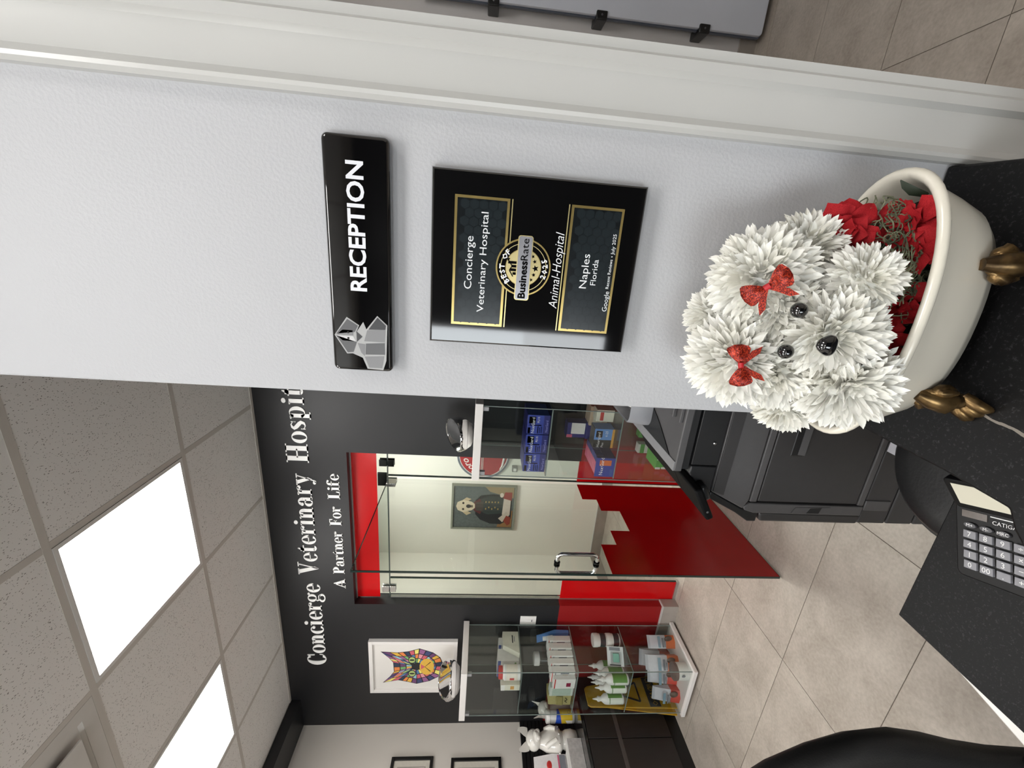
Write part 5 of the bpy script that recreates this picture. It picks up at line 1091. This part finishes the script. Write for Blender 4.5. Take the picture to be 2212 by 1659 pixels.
# yellow caution sign folded between tower and credenza
cs = thing('caution_sign', (-3.12, 2.15, 0), 'folded yellow wet-floor sign standing behind the left tower', 'floor sign')
sgn_y = M2('sign_yellow', (196, 150, 30)); Pc = lambda p, t: (-3.090 - .060 * (p[1] / .66) + t, p[0], p[1])
M().prism([(2.010, 0), (2.270, 0), (2.215, .64), (2.200, .66), (2.080, .66), (2.065, .64)], Pc, -.006, .006).build('sign_leaf', sgn_y, cs, bevel=.003)
M().prism([(2.030, .13), (2.250, .13), (2.246, .21), (2.034, .21)], Pc, .0062, .0070).build('text_bar', ink, cs)
text('CUIDADO', .055, Pc((2.243, .148), .0078), (0, -1, 0), ZU, sgn_y, cs, width=.205, res=1)
text('PISO', .060, Pc((2.20, .055), .0075), (0, -1, 0), ZU, ink, cs, width=.13, res=1)
for a, b in (((2.075, .27), (2.215, .27)), ((2.215, .27), (2.145, .44)), ((2.145, .44), (2.075, .27))):
    d = Vector((b[0] - a[0], b[1] - a[1])).normalized() * .006; M().prism([(a[0] - d.y, a[1] + d.x), (b[0] - d.y, b[1] + d.x), (b[0] + d.y, b[1] - d.x), (a[0] + d.y, a[1] - d.x)], Pc, .0062, .0075).build('triangle_bar', ink, cs)
M().prism([(2.015, 0), (2.265, 0), (2.200, .655), (2.080, .655)], lambda p, t: (-3.172 + .020 * (p[1] / .66) + t, p[0], p[1]), -.005, .005).build('rear_leaf', sgn_y, cs, bevel=.003)
# ------------------------------------------------------------------ pictures and switch
def framed(name, label, fn, w, h, fw, depth, fm, mount, cat='picture', loc=(0, 0, 0)):
    """fn(u, v, d): u right, v up from the lower-left corner, d out from the wall"""
    t = thing(name, loc, label, cat)
    for nm, (u0, u1, v0, v1) in (('frame_bar', (0, w, 0, fw)), ('frame_bar', (0, w, h - fw, h)), ('frame_bar', (0, fw, fw, h - fw)), ('frame_bar', (w - fw, w, fw, h - fw))):
        M().quad8([fn(*p) for p in ((u0, v0, .0005), (u1, v0, .0005), (u1, v1, .0005), (u0, v1, .0005), (u0, v0, depth), (u1, v0, depth), (u1, v1, depth), (u0, v1, depth))]).build(nm, fm, t, bevel=.0015)
    M().quad8([fn(*p) for p in ((fw, fw, .001), (w - fw, fw, .001), (w - fw, h - fw, .001), (fw, h - fw, .001), (fw, fw, depth * .45), (w - fw, fw, depth * .45), (w - fw, h - fw, depth * .45), (fw, h - fw, depth * .45))]).build('mount', mount, t)
    return t
def patch(t, fn, pts, m, d, name='painted_shape'): return M().prism(pts, lambda p, tt: fn(p[0], p[1], d + tt), 0, .0003).build(name, m, t)
def blob(cu, cv, ru, rv, n=14, a=0): return [(cu + ru * math.cos(2 * PI * k / n + a), cv + rv * math.sin(2 * PI * k / n + a)) for k in range(n)]
# colourful cat print
fnc = lambda u, v, d: (-3.320 + u, D - d, 1.637 + v)
cm = mat('picture_mount', (226, 222, 216), .6, var=.01, vscale=10)
cat_ = framed('cat_picture', 'white framed print of a rainbow coloured cat head on the black wall', fnc, .522, .648, .028, .030, mat('picture_white_frame', (228, 224, 220), .35, var=.01, vscale=20), cm, loc=(-3.059, D, 1.637))
d0 = .0138
def pm(i): 
    cs_ = [(150, 96, 142), (86, 130, 176), (224, 178, 70), (206, 96, 110), (118, 176, 110), (60, 70, 112), (228, 134, 70), (150, 196, 206), (238, 226, 120), (110, 66, 110), (226, 150, 160), (46, 58, 84)]
    return M2('paint_%d' % (i % 12), cs_[i % 12])
head_o = [(.105, .20), (.075, .30), (.100, .38), (.115, .44), (.090, .555), (.155, .500), (.205, .470), (.300, .475), (.345, .505), (.410, .565), (.400, .44), (.412, .36), (.440, .28), (.400, .18), (.350, .125), (.260, .095), (.160, .12)]
patch(cat_, fnc, head_o, ink, d0, 'cat_outline')
rndc = random.Random(5); ctr = Vector((.26, .30)); k_ = 0
for i in range(len(head_o)):
    a, b = Vector(head_o[i]), Vector(head_o[(i + 1) % len(head_o)])
    for f0, f1 in ((.97, .74), (.70, .48), (.44, .22)):
        for g0, g1 in ((.05, .46), (.54, .95)):
            p = [ctr + (a.lerp(b, g) - ctr) * f for f, g in ((f0, g0), (f0, g1), (f1, g1), (f1, g0))]
            patch(cat_, fnc, [tuple(x) for x in p], pm(k_ * 5 + i * 3), d0 + .0004); k_ += 1
for ex in (.185, .325):
    patch(cat_, fnc, blob(ex, .335, .036, .030), ink, d0 + .0009, 'eye_outline'); patch(cat_, fnc, blob(ex, .335, .029, .024), M2('paint_eye', (176, 196, 120)), d0 + .0013, 'eye'); patch(cat_, fnc, blob(ex, .335, .008, .020), ink, d0 + .0017, 'pupil')
patch(cat_, fnc, blob(.255, .225, .085, .055), pm(2), d0 + .0009, 'muzzle'); patch(cat_, fnc, [(.228, .268), (.282, .268), (.255, .238)], pm(3), d0 + .0013, 'nose')
for s_ in (-1, 1): patch(cat_, fnc, [(.2535, .240), (.2565, .240), (.255 + s_ * .045, .195), (.255 + s_ * .050, .200)], ink, d0 + .0013, 'mouth_line')
# light switch
sw = thing('light_switch', (-2.6115, D, 1.068), 'white rocker light switch on the black wall beside the tower', 'light switch')
M().box(-2.650, -2.573, D - .006, D - .0005, 1.068, 1.187).build('switch_plate', white_plastic, sw, bevel=.002); M().box(-2.628, -2.595, D - .009, D - .006, 1.093, 1.162).build('rocker', white_plastic, sw, bevel=.002); M().box(-2.622, -2.601, D - .0096, D - .009, 1.098, 1.104).build('indicator', key_dark, sw)
# black frames on the left wall
bf = mat('black_frame', (16, 16, 16), .35, var=.05, vscale=30)
for z0, h_, y1_, lab in ((1.775, .308, 2.092, 'upper black framed certificate at the edge of the left wall'), (1.262, .378, 2.078, 'lower black framed certificate at the edge of the left wall')):
    fnl = lambda u, v, d, z0=z0, y1_=y1_: (XL + d, y1_ - .42 + u, z0 + v)
    fr1 = framed('certificate_frame', lab, fnl, .42, h_, .022, .020, bf, M2('certificate_paper', (214, 208, 196)), loc=(XL, y1_ - .21, z0))
    patch(fr1, fnl, [(.06, .05), (.36, .05), (.36, h_ - .05), (.06, h_ - .05)], M2('certificate_border', (168, 160, 152)), .0096); patch(fr1, fnl, [(.068, .058), (.352, .058), (.352, h_ - .058), (.068, h_ - .058)], c_white, .010)
    for j in range(5): patch(fr1, fnl, [(.11, h_ - .10 - j * .032), (.31, h_ - .10 - j * .032), (.31, h_ - .094 - j * .032), (.11, h_ - .094 - j * .032)], c_grey, .0104, 'print_line')
# ------------------------------------------------------------------ exam room: dog portrait and round red sign
fne = lambda u, v, d: (-3.130 + u, 4.03 - d, 1.085 + v)
pewter = mat('pewter_frame', (150, 152, 140), .35, .4, var=.04, vscale=30)
por = framed('dog_portrait', 'framed portrait of a cream dog in an old uniform seen through the glass', fne, .592, .728, .022, .026, pewter, M2('paint_backdrop', (92, 100, 100), var=.12), loc=(-2.834, 4.03, 1.085))
e0 = .0120
def pt(pts, c, lay, nm='painted_shape'): return patch(por, fne, pts, M2('oil_%d_%d_%d' % c, c, rough=.5), e0 + lay * .0005, nm)
pt([(.03, .03), (.26, .03), (.22, .16), (.03, .20)], (150, 112, 70), 0); pt([(.42, .03), (.565, .03), (.565, .36), (.50, .30)], (156, 140, 110), 0)
pt([(.15, .045), (.07, .16), (.075, .28), (.13, .40), (.20, .455), (.38, .46), (.45, .40), (.47, .26), (.45, .10), (.40, .045)], (30, 32, 38), 1, 'dark_coat')
pt([(.22, .14), (.44, .14), (.445, .30), (.40, .405), (.25, .42), (.20, .32)], (50, 60, 60), 2, 'waistcoat')
pt([(.20, .40), (.25, .475), (.36, .475), (.41, .41), (.34, .385), (.25, .385)], (92, 40, 44), 3, 'collar'); pt([(.24, .37), (.37, .37), (.36, .455), (.25, .455)], (72, 66, 62), 4, 'stock')
for j in range(5): pt(blob(.275 + .02 * (j % 2), .20 + j * .035, .012, .008, 8), (168, 142, 84), 4, 'gold_braid'); pt(blob(.365, .20 + j * .035, .012, .008, 8), (168, 142, 84), 4, 'gold_braid')
pt([(.20, .06), (.40, .06), (.42, .14), (.20, .15)], (206, 196, 184), 3, 'breeches'); pt([(.10, .14), (.15, .19), (.24, .10), (.20, .06)], (198, 186, 172), 4, 'sleeve')
pt([(.055, .08), (.12, .13), (.19, .10), (.17, .05), (.08, .05)], (140, 58, 44), 5, 'red_cuff'); pt([(.39, .05), (.50, .05), (.50, .13), (.42, .15)], (148, 66, 62), 4, 'red_cuff'); pt(blob(.46, .165, .030, .022), (214, 204, 190), 5, 'ruffle')
pt([(.185, .555), (.225, .60), (.25, .655), (.30, .675), (.355, .660), (.385, .60), (.42, .560), (.40, .505), (.375, .545), (.365, .50), (.335, .465), (.285, .462), (.25, .50), (.24, .545), (.215, .500)], (216, 204, 178), 6, 'dog_head')
pt([(.185, .555), (.222, .595), (.238, .545), (.215, .500)], (196, 178, 146), 7, 'ear'); pt([(.42, .560), (.388, .595), (.372, .545), (.40, .505)], (196, 178, 146), 7, 'ear')
for ex in (.265, .345): pt(blob(ex, .595, .014, .013), (52, 44, 40), 8, 'eye')
pt(blob(.305, .535, .024, .028), (44, 42, 42), 8, 'nose'); pt([(.29, .485), (.32, .485), (.322, .525), (.288, .525)], (110, 96, 82), 7, 'muzzle_line')
rd = thing('round_red_sign', (-2.17, 4.03, 1.20), 'round red sign with white script and a silver rim on the exam room wall', 'sign')
sc_ = (-2.17, 1.485)
def rdisc(r0, r1, y_, m, nm, n=48):
    k = M()
    for i in range(n):
        a, b = 2 * PI * i / n, 2 * PI * (i + 1) / n
        p = [(sc_[0] + r * math.cos(t_), sc_[1] + r * math.sin(t_)) for r, t_ in ((r0, a), (r1, a), (r1, b), (r0, b))]
        k.prism(p if r0 > 0 else p[1:3] + [(sc_[0], sc_[1])], XZ, 4.0295, y_)
    return k.build(nm, m, rd)
rdisc(.266, .287, 4.010, mat('silver_rim', (150, 156, 168), .3, .6, var=.03, vscale=20), 'rim'); rdisc(.258, .266, 4.012, c_white, 'white_ring'); rdisc(0, .258, 4.014, M2('sign_red', (172, 34, 42)), 'red_face')
for ch_i, a_ in (('C', 158), ('o', 140), ('r', 125), ('o', 111)):
    aa = math.radians(a_); e_ = Vector((math.cos(aa), 0, math.sin(aa)))
    text(ch_i, .105, Vector((sc_[0], 4.0125, sc_[1])) + e_ * .175, (math.sin(aa), 0, -math.cos(aa)), e_, c_white, rd, align='CENTER', shear=.3, bold=.01, res=3)
for zz in (1.50, 1.485): M().box(-2.36, -2.12, 4.0118, 4.0125, zz, zz + .006).build('thin_line', c_white, rd)
M().tube([(-2.34, 4.0122, 1.30), (-2.29, 4.0122, 1.275), (-2.20, 4.0122, 1.262), (-2.10, 4.0122, 1.27)], [.004, .012, .014, .006], 6).build('swash', c_white, rd)
br = thing('wall_bracket', (-2.32, 4.03, 1.09), 'small grey bracket on the exam room wall below the round sign', 'bracket')
M().box(-2.350, -2.285, 3.985, 4.0295, 1.105, 1.165).build('bracket_body', mat('bracket_grey', (150, 150, 146), .4, .3, var=.03, vscale=30), br, bevel=.004); M().box(-2.335, -2.300, 3.975, 3.985, 1.118, 1.150).build('bracket_front', white_plastic, br, bevel=.003)
# ------------------------------------------------------------------ hall beyond the casing: pale panel held by black clips
hp = thing('clipped_panel', (1.65, 2.90, .03), 'pale blue-grey panel with rounded corner held by black edge clips in the hall', 'panel')
def hpf(p, t): return (p[0], t, p[1])
M().prism(rrect(1.293, 1.98, .030, 2.05, .018), hpf, 2.884, 2.908).build('panel_sheet', mat('panel_bluegrey', (205, 209, 219), .3, var=.02, vscale=4), hp, bevel=.003)
M().prism(rrect(1.287, 1.99, .024, 2.06, .020), hpf, 2.908, 2.930).build('panel_backing', mat('panel_back_dark', (74, 80, 92), .4, var=.03, vscale=10), hp, bevel=.002)
for z in (.385, 1.000, 1.62):
    c_ = M().box(1.267, 1.313, 2.872, 2.999, z - .032, z + .032).build('edge_clip', black_plastic, hp, bevel=.006)
    M().ball((1.291, 2.871, z), .006, .002, .006, 10).build('clip_screw', key_dark, c_, smooth=60)
M().box(1.40, 1.9, 2.931, 2.999, .6, .66).box(1.40, 1.9, 2.931, 2.999, 1.4, 1.46).build('wall_batten', cop_m, hp)
